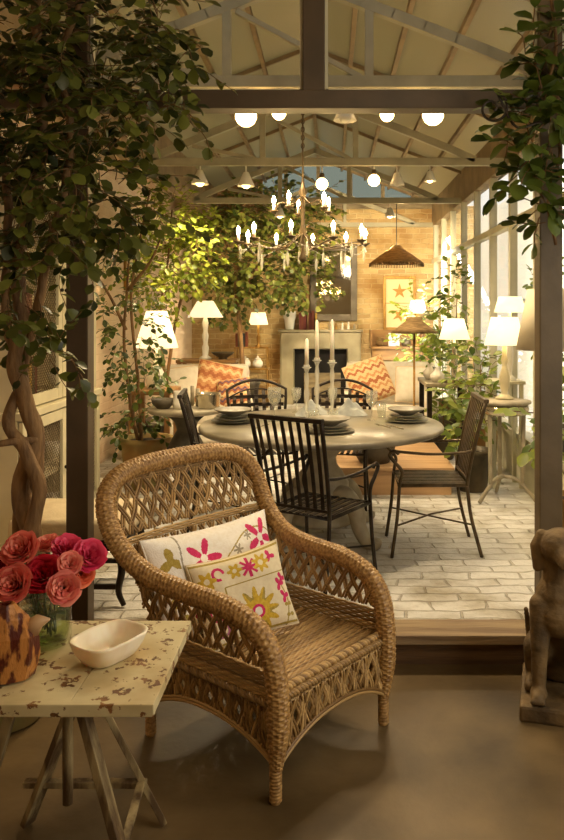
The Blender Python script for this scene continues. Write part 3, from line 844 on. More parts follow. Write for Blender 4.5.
# ================================================================ GREENERY
CLIP = None
def spray(L, T, start, d, length, leafL, leafW, rr, droop=.4, gapf=.55, nleaf=None):
    """one twig with alternating leaves"""
    d = V(d).normalized(); p = V(start); n = max(3, int(length / (leafL * gapf))); pts = [p.copy()]; side = 1
    for i in range(n):
        d = (d + V((rr.uniform(-.3, .3), rr.uniform(-.3, .3), rr.uniform(-.25, .25) - droop * .25))).normalized()
        q_ = p + d * (length / n)
        if CLIP and not CLIP(q_): break
        p = q_; pts.append(p.copy())
        x = d.cross(V((0, 0, 1)));
        if x.length < .1: x = V((1, 0, 0))
        x.normalize(); side = -side
        ld = (x * side * rr.uniform(.5, 1.1) + d * rr.uniform(.3, .8) + V((0, 0, rr.uniform(-.5, .3)))).normalized()
        nr = V((rr.uniform(-.5, .5), rr.uniform(-.9, .2), 1)).normalized()
        k = rr.uniform(.7, 1.2)
        L.leaf(p, ld, nr, leafL * k, leafW * k * 1.05)
        if i == n - 1: L.leaf(p, d, nr, leafL * k, leafW * k)
    if len(pts) > 1: T.tube(pts, max(.0012, leafL * .03), 4)
def bush(blobs, leafL, leafW, rr, droop=.4, twig=.25, dens=1.0):
    """blobs: (centre, radii, number of twigs)"""
    L, T = MB(), MB()
    for c, rad, n in blobs:
        c = V(c)
        for _ in range(int(n * dens)):
            while True:
                q = V((rr.uniform(-1, 1), rr.uniform(-1, 1), rr.uniform(-1, 1)))
                if .15 < q.length < 1: break
            s_ = c + V((q.x * rad[0], q.y * rad[1], q.z * rad[2])) * .85
            if CLIP and not CLIP(s_): continue
            d = q.normalized() * .7 + V((rr.uniform(-.6, .6), rr.uniform(-.6, .6), rr.uniform(-.4, .5)))
            spray(L, T, s_, d, twig * rr.uniform(.6, 1.2), leafL, leafW, rr, droop)
    return L, T
# big tree on the left, foreground
rr = rnd(11)
t = thing('potted_tree', 'tall dark-leaved potted tree with twisted trunk beside the left post', 'tree', (-1.36, 3.2, 0))
B = V((-1.36, 3.2, 0))
MB().lathe([(.13, 0), (.15, .01), (.19, .36), (.205, .37), (.205, .42), (.185, .42), (.175, .38), (.001, .38)], 28).build('pot', M['terracotta'], t)
MB().lathe([(.001, .395), (.175, .385)], 24).build('soil', M['soil'], t)
def wpts(*a): return [px(x, y, D) - B for x, y, D in a]
stems = [(wpts((40, 600, 3.2), (33, 540, 3.2), (22, 490, 3.22), (34, 440, 3.22), (26, 400, 3.2), (14, 365, 3.18), (22, 320, 3.2), (18, 250, 3.2), (38, 180, 3.2), (42, 90, 3.2), (36, 20, 3.2), (40, -30, 3.2)), .045, .018),
         (wpts((14, 600, 3.17), (28, 540, 3.16), (38, 490, 3.16), (24, 450, 3.15), (10, 420, 3.17), (22, 380, 3.22), (12, 340, 3.2), (5, 300, 3.2), (8, 200, 3.18), (-10, 100, 3.2)), .034, .014),
         (wpts((34, 600, 3.24), (20, 520, 3.26), (38, 470, 3.26), (36, 420, 3.25), (18, 385, 3.25), (28, 350, 3.24), (50, 250, 3.22), (72, 140, 3.2), (60, 60, 3.2), (90, -20, 3.2)), .03, .012),
         (wpts((36, 440, 3.2), (12, 442, 3.12), (-10, 446, 3.1)), .016, .012)]
for P, r0, r1 in stems:
    c = catmull(P, 8)
    c = [p + V((noise.noise(p * 9), noise.noise(p * 9 + V((5, 5, 5))), 0)) * .012 for p in c]
    MB().tube(c, [(r0 + (r1 - r0) * i / (len(c) - 1)) * (1 + .25 * noise.noise(p * 14)) for i, p in enumerate(c)], 10).build('trunk', M['bark'], t)
def bl(x, y, D, rx, ry, n, rz=.25): 
    return (px(x, y, D) - B, (rx * D / FPX, rz, ry * D / FPX), n)
blobs = [bl(30, 30, 3.2, 60, 60, 60), bl(110, 20, 3.2, 60, 50, 48), bl(150, 45, 3.25, 42, 50, 26), bl(20, 120, 3.2, 45, 60, 46), bl(95, 105, 3.15, 60, 45, 40),
         bl(150, 110, 3.25, 30, 35, 12), bl(25, 200, 3.15, 45, 55, 48), bl(90, 185, 3.15, 55, 45, 34), bl(135, 200, 3.3, 30, 40, 10), bl(16, 280, 3.15, 34, 45, 24),
         bl(70, 240, 3.12, 30, 30, 8), bl(14, 325, 3.12, 18, 26, 6), bl(55, 345, 3.12, 14, 20, 4)]
L, T = bush(blobs, .064, .047, rr, .45, .22, 1.35)
L.build('foliage', M['leaf_dark'], t); T.build('twigs', M['twig'], t)

# vine round the right post
rr = rnd(5)
B = V((1.06, 3.58, 2.5))
t = thing('climbing_vine', 'dark green broad-leaved vine hanging round the top of the right post', 'vine', B)
stem_pts = [wpts((556, 245, 3.56), (548, 200, 3.56), (560, 150, 3.56), (545, 100, 3.56), (556, 50, 3.56), (550, -10, 3.56))]
MB().tube(catmull(stem_pts[0], 8), .008, 6).build('stem', M['twig'], t)
blobs = [bl(552, 40, 3.5, 26, 35, 16, .12), bl(530, 55, 3.5, 18, 18, 5, .1), bl(546, 120, 3.5, 28, 40, 20, .12), bl(530, 170, 3.5, 22, 30, 14, .1), bl(550, 205, 3.5, 20, 28, 13, .1), bl(510, 130, 3.5, 10, 12, 2, .08), bl(548, 80, 3.5, 24, 30, 10, .1)]
L, T = bush(blobs, .095, .072, rr, .5, .15, 1.15)
L.build('foliage', M['leaf_mid'], t); T.build('twigs', M['twig'], t)
# curled iron hook
hk = thing('iron_hook', 'curled iron plant hook sticking out of the right post vine', 'hook', (.93, 3.44, 2.59))
pts = []
for k in range(44):
    a = -1.0 + k * .2; r = .012 + .002 * k * .75
    pts.append(V((-.205 + r * math.cos(a), -.02, .02 + r * math.sin(a))))
MB().tube(pts + catmull([pts[-1], V((-.10, -.02, -.06)), V((.02, .02, -.03)), V((.05, .17, -.03))], 8)[1:], .006, 8).build('curl', M['ironblack'], hk)

# ================================================================ STOOL + CABINET
t = thing('upholstered_stool', 'cream upholstered stool with dark curved legs behind the left post', 'stool', (-1.38, 4.25, RF))
MB().box((0, 0, .405), (.62, .52, .11), .035, smooth=True).build('cushion', M['cream_fabric'], t)
MB().box((0, 0, .325), (.58, .48, .06), .008).build('seat_frame', M['ironblack'], t)
for sx in (-1, 1):
    for sy in (-1, 1):
        MB().tube(catmull([(sx * .26, sy * .21, .32), (sx * .285, sy * .225, .2), (sx * .265, sy * .215, .08), (sx * .30, sy * .24, .012)], 6), [.024 - .0006 * k for k in range(19)], 10).build('leg', M['ironblack'], t)
MB().bar((-.27, -.21, .1), (.27, -.21, .1), .025, .025, .004).build('stretcher', M['ironblack'], t)
MB().bar((-.27, .21, .1), (.27, .21, .1), .025, .025, .004).build('stretcher', M['ironblack'], t)

CX0, CX1, CY0, CY1 = -2.33, -1.9, 4.72, 6.32
t = thing('mesh_cabinet', 'tall cream two-tier cabinet with wire mesh doors along the left wall', 'cabinet', ((CX0 + CX1) / 2, (CY0 + CY1) / 2, RF))
CC = V(((CX0 + CX1) / 2, (CY0 + CY1) / 2, RF)); dpt = CX1 - CX0; wid = CY1 - CY0
def carcass(z0, z1, shelves, d):
    mb = MB(); x = -(dpt - d) / 2
    for y in (-wid / 2 + .015, wid / 2 - .015): mb.box((x, y, (z0 + z1) / 2), (d, .03, z1 - z0))
    for z in [z0 + .015, z1 - .015] + shelves: mb.box((x, 0, z), (d, wid - .06, .03))
    mb.box((-dpt / 2 + .01, 0, (z0 + z1) / 2), (.02, wid - .06, z1 - z0 - .06))
    return mb
mb = carcass(.0, .87, [.44], dpt - .03); mb.box((0, 0, .9), (dpt + .03, wid + .03, .05), .008)
mb.build('base_unit', M['cream_paint'], t)
mb = carcass(.925, 2.5, [1.43, 1.95], dpt - .06); mb.box((0, 0, 2.53), (dpt + .02, wid + .04, .06), .01); mb.build('upper_unit', M['cream_paint'], t)
M['mesh_wire'] = pmat('brown_mesh', rgb(96, 78, 50), rgb(112, 92, 62), 30, .5, metal=.5)
def mesh_door(y0, y1, z0, z1, xf, rails):
    mb = MB(); w_ = y1 - y0; st = .075; cy = (y0 + y1) / 2
    for y in (y0 + st / 2, y1 - st / 2): mb.box((xf, y, (z0 + z1) / 2), (.028, st, z1 - z0), .004)
    for z in [z0 + st / 2, z1 - st / 2] + rails: mb.box((xf, cy, z), (.026, w_ - 2 * st, st), .004)
    d = mb.build('door', M['cream_paint'], t)
    mw = MB(); g = .034; a0, a1, b0, b1 = y0 + st, y1 - st, z0 + st, z1 - st
    k = a0 - (b1 - b0)
    while k < a1:
        for sgn in (1, -1):
            lo, hi = max(a0, k), min(a1, k + (b1 - b0))
            if hi - lo > .01:
                za, zb = b0 + lo - k, b0 + hi - k
                if sgn < 0: za, zb = b0 + b1 - za, b0 + b1 - zb
                mw.tube([(xf - .008 + sgn * .001, lo, za), (xf - .008 + sgn * .001, hi, zb)], .0022, 4)
        k += g
    mw.build('wire_mesh', M['mesh_wire'], d)
    MB().ball((xf + .025, y1 - .04 if y0 < 0 else y0 + .04, (z0 + z1) / 2), .014, 10).build('knob', M['ironblack'], d)
for y0, y1 in ((-.79, -.005), (.005, .79)):
    mesh_door(y0, y1, .02, .865, dpt / 2 - .012, []); mesh_door(y0, y1, .935, 2.48, dpt / 2 - .042, [1.42])
# contents of the cabinet
BK = [pmat('book_%d' % k, rgb(*c), None, 30, .7) for k, c in enumerate(((176, 140, 60), (120, 60, 40), (150, 130, 90), (90, 84, 60), (186, 170, 130), (130, 96, 60), (104, 40, 34), (60, 66, 62)))]
M['page'] = pmat('book_pages', rgb(226, 214, 180), None, 60, .9)
def book(loc, th, dep, h, m, label, group, rz=0, lie=False):
    t = thing('book', label, 'book', loc, (0, 0, rz), group)
    a = MB()
    a.box((0, -dep / 2 + .002, h / 2), (th, .004, h)); 
    for s in (-1, 1): a.box((s * (th / 2 - .0015), 0, h / 2), (.003, dep, h))
    a.build('cover', m, t)
    MB().box((0, .002, h / 2), (th - .006, dep - .008, h - .01)).build('pages', M['page'], t)
    return t
rr = rnd(3)
for sh, z, lab in ((0, .455, 'old book standing on the middle shelf of the cabinet base'), (1, .97, 'old book standing low in the upper tier of the mesh cabinet'), (2, 1.445, 'old book standing high in the upper tier of the mesh cabinet')):
    y = 4.86 if sh != 0 else 4.9
    for k in range(8):
        th = rr.uniform(.028, .05); y += th / 2 + .002
        book((-2.08, y, RF + z + .001), th, .17, rr.uniform(.2, .28), BK[(k * 3 + sh) % 8], lab, 'books behind the mesh, shelf %s' % ('base', 'low', 'high')[sh], PI / 2); y += th / 2
def lathe_thing(name, label, cat, loc, prof, m, group=None, seg=24, part='body'):
    o = MB().lathe(prof, seg).build(name, m, None, loc); return tag(o, label, cat, group)
for k, (y, z, r) in enumerate(((5.55, .032, .1), (5.9, .032, .11), (5.75, .457, .09), (5.95, .967, .1))):
    lathe_thing('ceramic_bowl', ['pale bowl at the bottom of the cabinet base, nearer the post', 'wide pale bowl at the bottom of the cabinet base, far end', 'pale bowl beside the books in the cabinet base', 'pale bowl in the lower part of the upper mesh cabinet'][k], 'bowl', (-2.1, y, RF + z), [(.001, 0), (r * .5, 0), (r * .55, .01), (r * .9, .06), (r, .11), (r * .95, .11), (r * .8, .05), (.001, .02)], M['white_ceramic'])

for k, (y, z, w_, h_, lab) in enumerate(((7.05, 2.25, .42, .6, 'framed botanical print on the left wall just past the cabinet'), (8.9, 2.2, .4, .5, 'framed print farther along the left wall behind the bright tree'))):
    t = thing('wall_picture', lab, 'picture', (XL + .002, y, z))
    mb = MB()
    for s in (-1, 1):
        mb.box((.015, s * (w_ / 2 - .02), 0), (.03, .04, h_), .004); mb.box((.015, 0, s * (h_ / 2 - .02)), (.03, w_ - .08, .04), .004)
    mb.build('frame', M['gold'], t); MB().box((.006, 0, 0), (.01, w_ - .07, h_ - .07)).build('print', M['paper'], t)
# slender ficus behind the armchair
rr = rnd(21)
B = V((-1.62, 6.75, RF))
t = thing('slender_ficus', 'slender tree with red-brown stems in a mossy pot past the cabinet', 'tree', B)
MB().lathe([(.14, 0), (.17, .02), (.21, .3), (.22, .4), (.235, .41), (.235, .45), (.2, .45), (.19, .4), (.001, .4)], 28).build('pot', M['terracotta'], t)
MB().lathe([(.001, .42), (.19, .41)], 20).build('soil', M['soil'], t)
D = 6.75
for P in (wpts((140, 450, D), (130, 400, D), (124, 340, D), (127, 290, D), (128, 250, D), (118, 215, D)), wpts((142, 450, D), (138, 380, D), (131, 300, D), (140, 240, D), (150, 190, D)), wpts((126, 330, D), (112, 300, D), (100, 280, D)), wpts((128, 290, D), (150, 262, D), (160, 240, D))):
    c = catmull(P, 6); MB().tube(c, [.017 - .010 * i / len(c) for i in range(len(c))], 8).build('trunk', M['bark'], t)
blobs = [bl(130, 330, D, 26, 60, 34), bl(115, 290, D, 16, 40, 14), bl(140, 400, D, 20, 30, 24), bl(135, 425, D, 18, 18, 14), bl(110, 240, D, 20, 30, 12), bl(150, 360, D, 16, 30, 14)]
L, T = bush(blobs, .068, .042, rr, .5, .25); L.build('foliage', M['leaf_mid'], t); T.build('twigs', M['twig'], t)
# bright yellow-green tree just behind
rr = rnd(22); B = V((-1.93, 8.06, RF))
t = thing('bright_green_tree', 'airy yellow-green tree lit from above along the left wall', 'tree', B)
MB().lathe([(.16, 0), (.2, .36), (.22, .37), (.22, .42), (.19, .42), (.001, .38)], 24).build('pot', M['zinc'], t)
D = 8.0
for P in (wpts((165, 442, D), (166, 390, D), (160, 320, D), (168, 260, D), (172, 210, D)), wpts((164, 400, D), (176, 320, D), (190, 270, D), (196, 240, D))):
    c = catmull(P, 6); MB().tube(c, [.02 - .012 * i / len(c) for i in range(len(c))], 8).build('trunk', M['bark'], t)
blobs = [bl(172, 215, D, 34, 28, 70, .4), bl(180, 255, D, 34, 30, 80, .4), bl(160, 285, D, 30, 28, 50, .4), bl(150, 225, D, 24, 28, 30, .3), bl(200, 240, D, 16, 22, 20, .3)]
L, T = bush(blobs, .07, .045, rr, .6, .28); L.build('foliage', M['leaf_light'], t); T.build('twigs', M['twig'], t)
# dark ivy tree at the back
rr = rnd(23); B = V((-1.35, 11.9, RF))
t = thing('ivy_tree', 'large dark ivy-like tree spreading over the brick wall above the mantel', 'tree', B)
MB().lathe([(.2, 0), (.25, .42), (.27, .43), (.27, .48), (.24, .48), (.001, .44)], 24).build('pot', M['stone_dark'], t)
D = 11.9
for P in (wpts((244, 380, D), (240, 330, D), (236, 280, D), (240, 220, D), (250, 190, D)), wpts((240, 300, D), (262, 262, D), (290, 240, D), (310, 225, D)), wpts((238, 270, D), (222, 230, D), (215, 205, D))):
    c = catmull(P, 6); MB().tube(c, [.04 - .026 * i / len(c) for i in range(len(c))], 8).build('trunk', M['bark'], t)
blobs = [bl(235, 215, D, 32, 22, 100, .5), bl(280, 215, D, 36, 32, 110, .5), bl(312, 235, D, 20, 36, 50, .3), bl(225, 255, D, 36, 30, 90, .5), bl(265, 265, D, 38, 28, 100, .5), bl(230, 290, D, 26, 16, 40, .4), bl(300, 280, D, 22, 20, 40, .3), bl(320, 195, D, 14, 16, 14, .3)]
CLIP = lambda p: p.x + B.x > -2.22 and p.y + B.y < 12.85 and p.z + B.z < min(roof_z(p.x + B.x) - .16, 3.32 if p.x + B.x < -1.7 else 9)
L, T = bush(blobs, .10, .07, rr, .6, .4); L.build('foliage', M['leaf_ivy'], t); T.build('twigs', M['twig'], t)
CLIP = None
# plants along the glass wall
def potted(loc, rpot, hpot, pm, blobs_, leafL, leafW, lm, label, seed, twig=.22, name='potted_plant'):
    rr = rnd(seed); t = thing(name, label, 'plant', loc)
    MB().lathe([(rpot * .7, 0), (rpot * .78, .012), (rpot * .98, hpot * .9), (rpot * 1.05, hpot * .91), (rpot * 1.05, hpot), (rpot * .92, hpot), (rpot * .88, hpot * .88), (.001, hpot * .88)], 24).build('pot', pm, t)
    MB().lathe([(.001, hpot * .9), (rpot * .88, hpot * .885)], 20).build('soil', M['soil'], t)
    global CLIP
    CLIP = (lambda p: p.x + loc[0] < 1.60) if loc[0] < 1.7 else None
    L, T = bush(blobs_, leafL, leafW, rr, .4, twig); CLIP = None
    for c, rad, n_ in blobs_: T.tube([V((c[0] * .2, c[1] * .2, hpot * .88)), V((c[0] * .6, c[1] * .6, (hpot + c[2]) / 2)), V(c)], .006, 5)
    L.build('foliage', lm, t); T.build('stems', M['twig'], t)
    return t
potted((1.32, 11.2, RF), .2, .4, M['zinc'], [((0, 0, 1.0), (.3, .3, .35), 40), ((.05, 0, 1.5), (.25, .25, .3), 26)], .10, .07, M['leaf_light'], 'tall leafy plant in the far corner by the glass wall', 31, .3)
potted((1.47, 10.0, RF), .2, .4, M['terracotta'], [((0, 0, .9), (.28, .35, .35), 46), ((0, 0, 1.35), (.2, .3, .3), 24)], .10, .075, M['leaf_light'], 'bushy bright plant by the glass behind the plain white lamp', 32, .28)
potted((1.42, 8.85, RF), .18, .35, M['zinc'], [((0, 0, .8), (.22, .3, .35), 36), ((.05, 0, 1.7), (.16, .22, .35), 26)], .09, .065, M['leaf_fresh'], 'tall green plant by the glass between the two lit lamps', 33, .28)
potted((1.45, 7.35, RF), .17, .4, M['terracotta'], [((0, 0, .75), (.2, .25, .25), 34), ((0, 0, 1.05), (.2, .25, .22), 26)], .09, .06, M['leaf_fresh'], 'green plant against the glass just behind the round metal table', 34, .24)
potted((1.24, 6.66, RF), .16, .36, M['zinc'], [((0, 0, .6), (.18, .18, .18), 18), ((.0, 0, .85), (.12, .12, .16), 8)], .11, .07, M['leaf_fresh'], 'leafy plant in a dark zinc bucket behind the right dining chair', 35, .2)
potted((1.56, 5.15, RF), .14, .32, M['terracotta'], [((-.05, 0, .62), (.12, .2, .2), 9), ((-.1, 0, .85), (.12, .2, .15), 6)], .13, .085, M['leaf_fresh'], 'big-leaved plant by the glass behind the right post', 36, .22)
potted((1.2, 8.1, RF), .14, .28, M['zinc'], [((0, 0, .46), (.14, .18, .12), 16)], .09, .06, M['leaf_fresh'], 'dark green plant under the stone console on the right', 37, .12)
potted((2.6, 8.0, 0), .25, .5, M['zinc'], [((0, 0, 1.3), (.25, .5, .5), 34), ((0, .5, 1.8), (.25, .5, .4), 26)], .10, .07, M['leaf_fresh'], 'shrub in the courtyard outside the glass wall', 38, .35)

# ================================================================ DINING SET
DX, DY = -.06, 5.33
t = thing('dining_table', 'round grey stone dining table on a turned pedestal with scroll feet', 'table', (DX, DY, RF))
MB().lathe([(.001, .715), (.60, .715), (.80, .727), (.832, .735), (.846, .748), (.846, .763), (.835, .775), (.001, .775)], 64).build('tabletop', M['tabletop'], t)
MB().lathe([(.23, .10), (.22, .13), (.14, .16), (.12, .19), (.16, .25), (.19, .31), (.19, .37), (.15, .44), (.11, .49), (.10, .54), (.13, .58), (.2, .62), (.26, .66), (.27, .715)], 32).build('pedestal', M['stone'], t)
for k in range(4):
    a = PI / 4 + k * PI / 2; u = V((math.cos(a), math.sin(a), 0))
    P = [u * .12 + V((0, 0, .30)), u * .24 + V((0, 0, .30)), u * .33 + V((0, 0, .22)), u * .36 + V((0, 0, .12)), u * .42 + V((0, 0, .045)), u * .50 + V((0, 0, .035)), u * .52 + V((0, 0, .07))]
    c = catmull(P, 6); MB().tube(c, [.075 - .045 * i / (len(c) - 1) for i in range(len(c))], 12).build('foot', M['stone'], t)

def dining_chair(style, label, loc, rz, mat):
    t = thing('dining_chair', label, 'chair', loc, (0, 0, rz), 'metal chairs round the dining table')
    for s in (-1, 1):
        MB().tube(catmull([(s * .235, .27, 0), (s * .225, .235, .25), (s * .22, .22, .45), (s * .23, .205, .54), (s * .235, .25, .60), (s * .237, .285, .648), (s * .237, .255, .672), (s * .237, .225, .655)], 6), .0115, 8).build('front_leg', mat, t)
        MB().tube(catmull([(s * .225, -.30, 0), (s * .21, -.235, .25), (s * .205, -.21, .45)], 6), .0115, 8).build('rear_leg', mat, t)
        MB().tube(catmull([(s * .237, .255, .672), (s * .24, .05, .655), (s * .232, -.16, .66), (s * .212, -.248, .67)], 6), .009, 8).build('arm', mat, t)
    mb = MB()
    mb.tube([(-.22, .225, .45), (.22, .225, .45), (.205, -.21, .45), (-.205, -.21, .45)], .011, 8, True)
    for k in range(9):
        x = -.18 + .045 * k; mb.box((x, .005, .457), (.026, .43, .006), .002)
    mb.build('seat', mat, t)
    mb = MB()
    mb.tube([(-.225, .235, .2), (.0, -.01, .215), (.21, -.25, .2)], .006, 6); mb.tube([(.225, .235, .2), (0, -.01, .20), (-.21, -.25, .2)], .006, 6)
    mb.build('stretcher', mat, t)
    mb = MB()
    if style == 'slat':
        up = lambda x, z: V((x, -.21 - .12 * ((z - .45) / .54) ** 1.3, z))
        for s in (-1, 1): mb.tube([up(s * (.205 + .02 * (k / 8)), .45 + .54 * k / 8) for k in range(9)], .0125, 8)
        for k in range(8):
            x = -.168 + .048 * k
            for j in range(6): mb.bar(up(x * (1 + .1 * j / 6), .49 + .475 * j / 6), up(x * (1 + .1 * (j + 1) / 6), .49 + .475 * (j + 1) / 6 + .004), .021, .006)
        mb.bar(up(-.205, .49), up(.205, .49), .02, .016, .003)
        mb.bar(up(-.236, .985), up(.236, .985), .032, .026, .006)
    else:
        zt = lambda x: .90 + .075 * (1 - (x / .25) ** 2)
        up = lambda x, z: V((x, -.21 - .12 * ((z - .45) / .54) ** 1.3 - .04 * (1 - (x / .25) ** 2), z))
        rim = [up(s_, z_) for s_, z_ in ((-.205, .45), (-.225, .65), (-.245, .82))] + [up(-.25 + .5 * k / 12, zt(-.25 + .5 * k / 12)) for k in range(13)] + [up(s_, z_) for s_, z_ in ((.245, .82), (.225, .65), (.205, .45))]
        mb.tube(rim, .0125, 8)
        mb.tube([up(-.24 + .48 * k / 10, zt(-.24 + .48 * k / 10) - .07) for k in range(11)], .007, 6)
        for k in range(7):
            x = -.19 + .19 / 3 * k
            pts = [up(x, .52 + (zt(x) - .08 - .52) * j / 10) - V((0, .004 * (-1) ** (j + k), 0)) for j in range(11)]
            for j in range(10): mb.bar(pts[j], pts[j + 1], .03, .005)
        for z in (.52, .58, .645, .71, .775, .84):
            for k in range(12):
                a, b = -.225 + .45 * k / 12, -.225 + .45 * (k + 1) / 12
                mb.bar(up(a, z), up(b, z), .006, .03)
    mb.build('backrest', mat, t)
    return t
dining_chair('slat', 'dark slat-backed metal chair nearest the wicker armchair, back turned', (-.07, 4.34, RF), math.radians(-31), M['ironblack'])
dining_chair('slat', 'bronze metal armchair at the right side of the dining table', (.66, 5.06, RF), math.radians(90), M['ironbrown'])
dining_chair('slat', 'dark metal chair at the left side of the dining table, seen edge-on', (-.70, 5.36, RF), math.radians(-84), M['ironblack'])
dining_chair('grid', 'arched lattice-backed chair on the far left side of the dining table', (-.53, 6.12, RF), math.radians(196), M['ironblack'])
dining_chair('grid', 'arched lattice-backed chair on the far side behind the candlesticks', (.07, 6.13, RF), math.radians(174), M['ironblack'])

ZT = RF + .776
def plate_stack(x, y, lab_bowl, lab_p, k):
    z = ZT
    for i, (r, m) in enumerate(((.155, M['plate_dark'] if k == 0 else M['plate']), (.135, M['plate']), (.12, M['plate_dark'] if k == 0 else M['plate']))):
        lathe_thing('dinner_plate', ['large bottom plate', 'middle plate', 'small top plate'][i] + ' ' + lab_p, 'plate', (x, y, z), [(.001, 0), (r * .6, 0), (r * .65, .003), (r, .014), (r, .018), (r * .63, .008), (.001, .007)], m, None, 36); z += .0155
    t_ = lathe_thing('soup_bowl', lab_bowl, 'bowl', (x, y, z), [(.001, 0), (.05, 0), (.055, .006), (.11, .03), (.135, .045), (.13, .048), (.1, .034), (.05, .012), (.001, .01)], M['plate'], None, 36)
plate_stack(-.68, 5.38, 'shallow grey bowl on the left stack of plates', 'of the left place setting on the dining table', 0)
plate_stack(.54, 5.42, 'shallow grey bowl on the right stack of plates', 'of the right place setting on the dining table', 1)
plate_stack(.0, 4.93, 'shallow grey bowl on the stack nearest the dark slat chair', 'of the near place setting on the dining table', 1)
GOB = [(.001, 0), (.036, 0), (.037, .003), (.008, .010), (.005, .03), (.005, .08), (.008, .095), (.03, .115), (.042, .15), (.043, .185), (.039, .21), (.037, .21), (.041, .18), (.04, .15), (.027, .117), (.001, .10)]
TUM = [(.001, 0), (.03, 0), (.034, .05), (.038, .105), (.036, .105), (.031, .05), (.028, .01), (.001, .008)]
def goblet(x, y, lab, s=1.0):
    t = thing('wine_glass', lab, 'glass', (x, y, ZT)); t.scale = (s, s, s)
    MB().lathe(GOB[:7], 24).build('stem', M['glass'], t); MB().lathe(GOB[6:], 24).build('bowl', M['glass'], t)
goblet(-.395, 5.42, 'clear stemmed goblet beside the left plate stack', 1.15); goblet(.30, 5.48, 'clear stemmed goblet beside the right plate stack')
goblet(.02, 5.92, 'clear stemmed goblet just right of the candlesticks, far side', .9); goblet(-.26, 5.9, 'clear stemmed goblet behind the shortest candlestick', .9)
lathe_thing('tumbler', 'clear tumbler left of the near bowl in front of the candlesticks', 'glass', (-.115, 5.17, ZT), TUM, M['glass'])
lathe_thing('tumbler', 'clear tumbler right of the near bowl in front of the candlesticks', 'glass', (.02, 5.20, ZT), TUM, M['glass'])
lathe_thing('tumbler', 'clear tumbler at the right edge beside the goblet', 'glass', (.38, 5.62, ZT), TUM, M['glass'])
def candlestick(x, y, h, hc, lab, labc):
    t = thing('glass_candlestick', lab, 'candlestick', (x, y, ZT))
    MB().lathe([(.001, 0), (.05, 0), (.052, .008), (.03, .02), (.012, .035), (.018, .05), (.01, .07)], 24).build('foot', M['cut_glass'], t)
    MB().lathe([(.01, .07), (.014, h * .35), (.02, h * .5), (.012, h * .6), (.017, h * .75), (.011, h * .86), (.02, h * .93)], 20).build('stem', M['cut_glass'], t)
    MB().lathe([(.02, h * .93), (.034, h * .95), (.034, h * .96), (.022, h * .965), (.022, h), (.018, h), (.017, h * .97), (.001, h * .97)], 20).build('socket', M['cut_glass'], t)
    c = thing('taper_candle', labc, 'candle', (x, y, ZT + h * .972))
    MB().lathe([(.001, 0), (.0155, 0), (.0145, hc * .6), (.012, hc * .93), (.006, hc * .985), (.001, hc)], 16).build('wax', M['wax'], c)
    MB().tube([(0, 0, hc - .003), (.001, 0, hc + .012)], .0012, 5).build('wick', M['soot'], c)
candlestick(-.165, 5.42, .40, .20, 'shortest glass candlestick, left of the three', 'short white taper on the leftmost candlestick')
candlestick(-.095, 5.60, .44, .29, 'slim glass candlestick, middle of the three', 'white taper on the middle candlestick')
candlestick(.015, 5.42, .435, .30, 'thick glass candlestick, right of the three', 'white taper on the rightmost candlestick')
def napkin(x, y, lab, seed, m):
    rr = rnd(seed); mb = MB()
    def f(i, j):
        u, v = i * 2 - 1, j * 2 - 1
        h = .11 * max(0, 1 - (u * u + v * v) ** .6) * (1 + .6 * noise.noise(V((u * 2.5, v * 2.5, seed))))
        return V((u * .13 * (1 + .1 * noise.noise(V((v * 3, seed, 0)))), v * .09, .002 + max(0, h)))
    mb.grid(f, 24, 20); o = mb.build('napkin', m, None, (x, y, ZT)); tag(o, lab, 'napkin')
napkin(-.13, 5.74, 'crumpled blue-grey napkin left of the candlesticks', 1, M['blue_fabric']); napkin(.15, 5.76, 'crumpled blue-grey napkin right of the candlesticks', 2, M['blue_fabric'])
def cutlery(kind, x, y, rz, lab):
    t = thing(kind, lab, kind, (x, y, ZT), (0, 0, rz))
    MB().tube([(0, -.09, .004), (0, 0, .005), (0, .03, .006)], [.005, .003, .0025], 6).build('handle', M['silver'], t)
    mb = MB()
    if kind == 'fork':
        for k in range(4): mb.tube([(0, .03, .006), (-.009 + .006 * k, .05, .003), (-.009 + .006 * k, .095, .007)], .0016, 5)
        mb.build('tines', M['silver'], t)
    else:
        mb.box((.003, .075, .006), (.014, .10, .002), .0005); mb.build('blade', M['silver'], t)
cutlery('fork', .36, 5.17, .5, 'silver fork left of the right plate stack'); cutlery('knife', .44, 5.12, .5, 'silver knife left of the right plate stack')
cutlery('fork', -.46, 5.15, -.4, 'silver fork by the left plate stack')

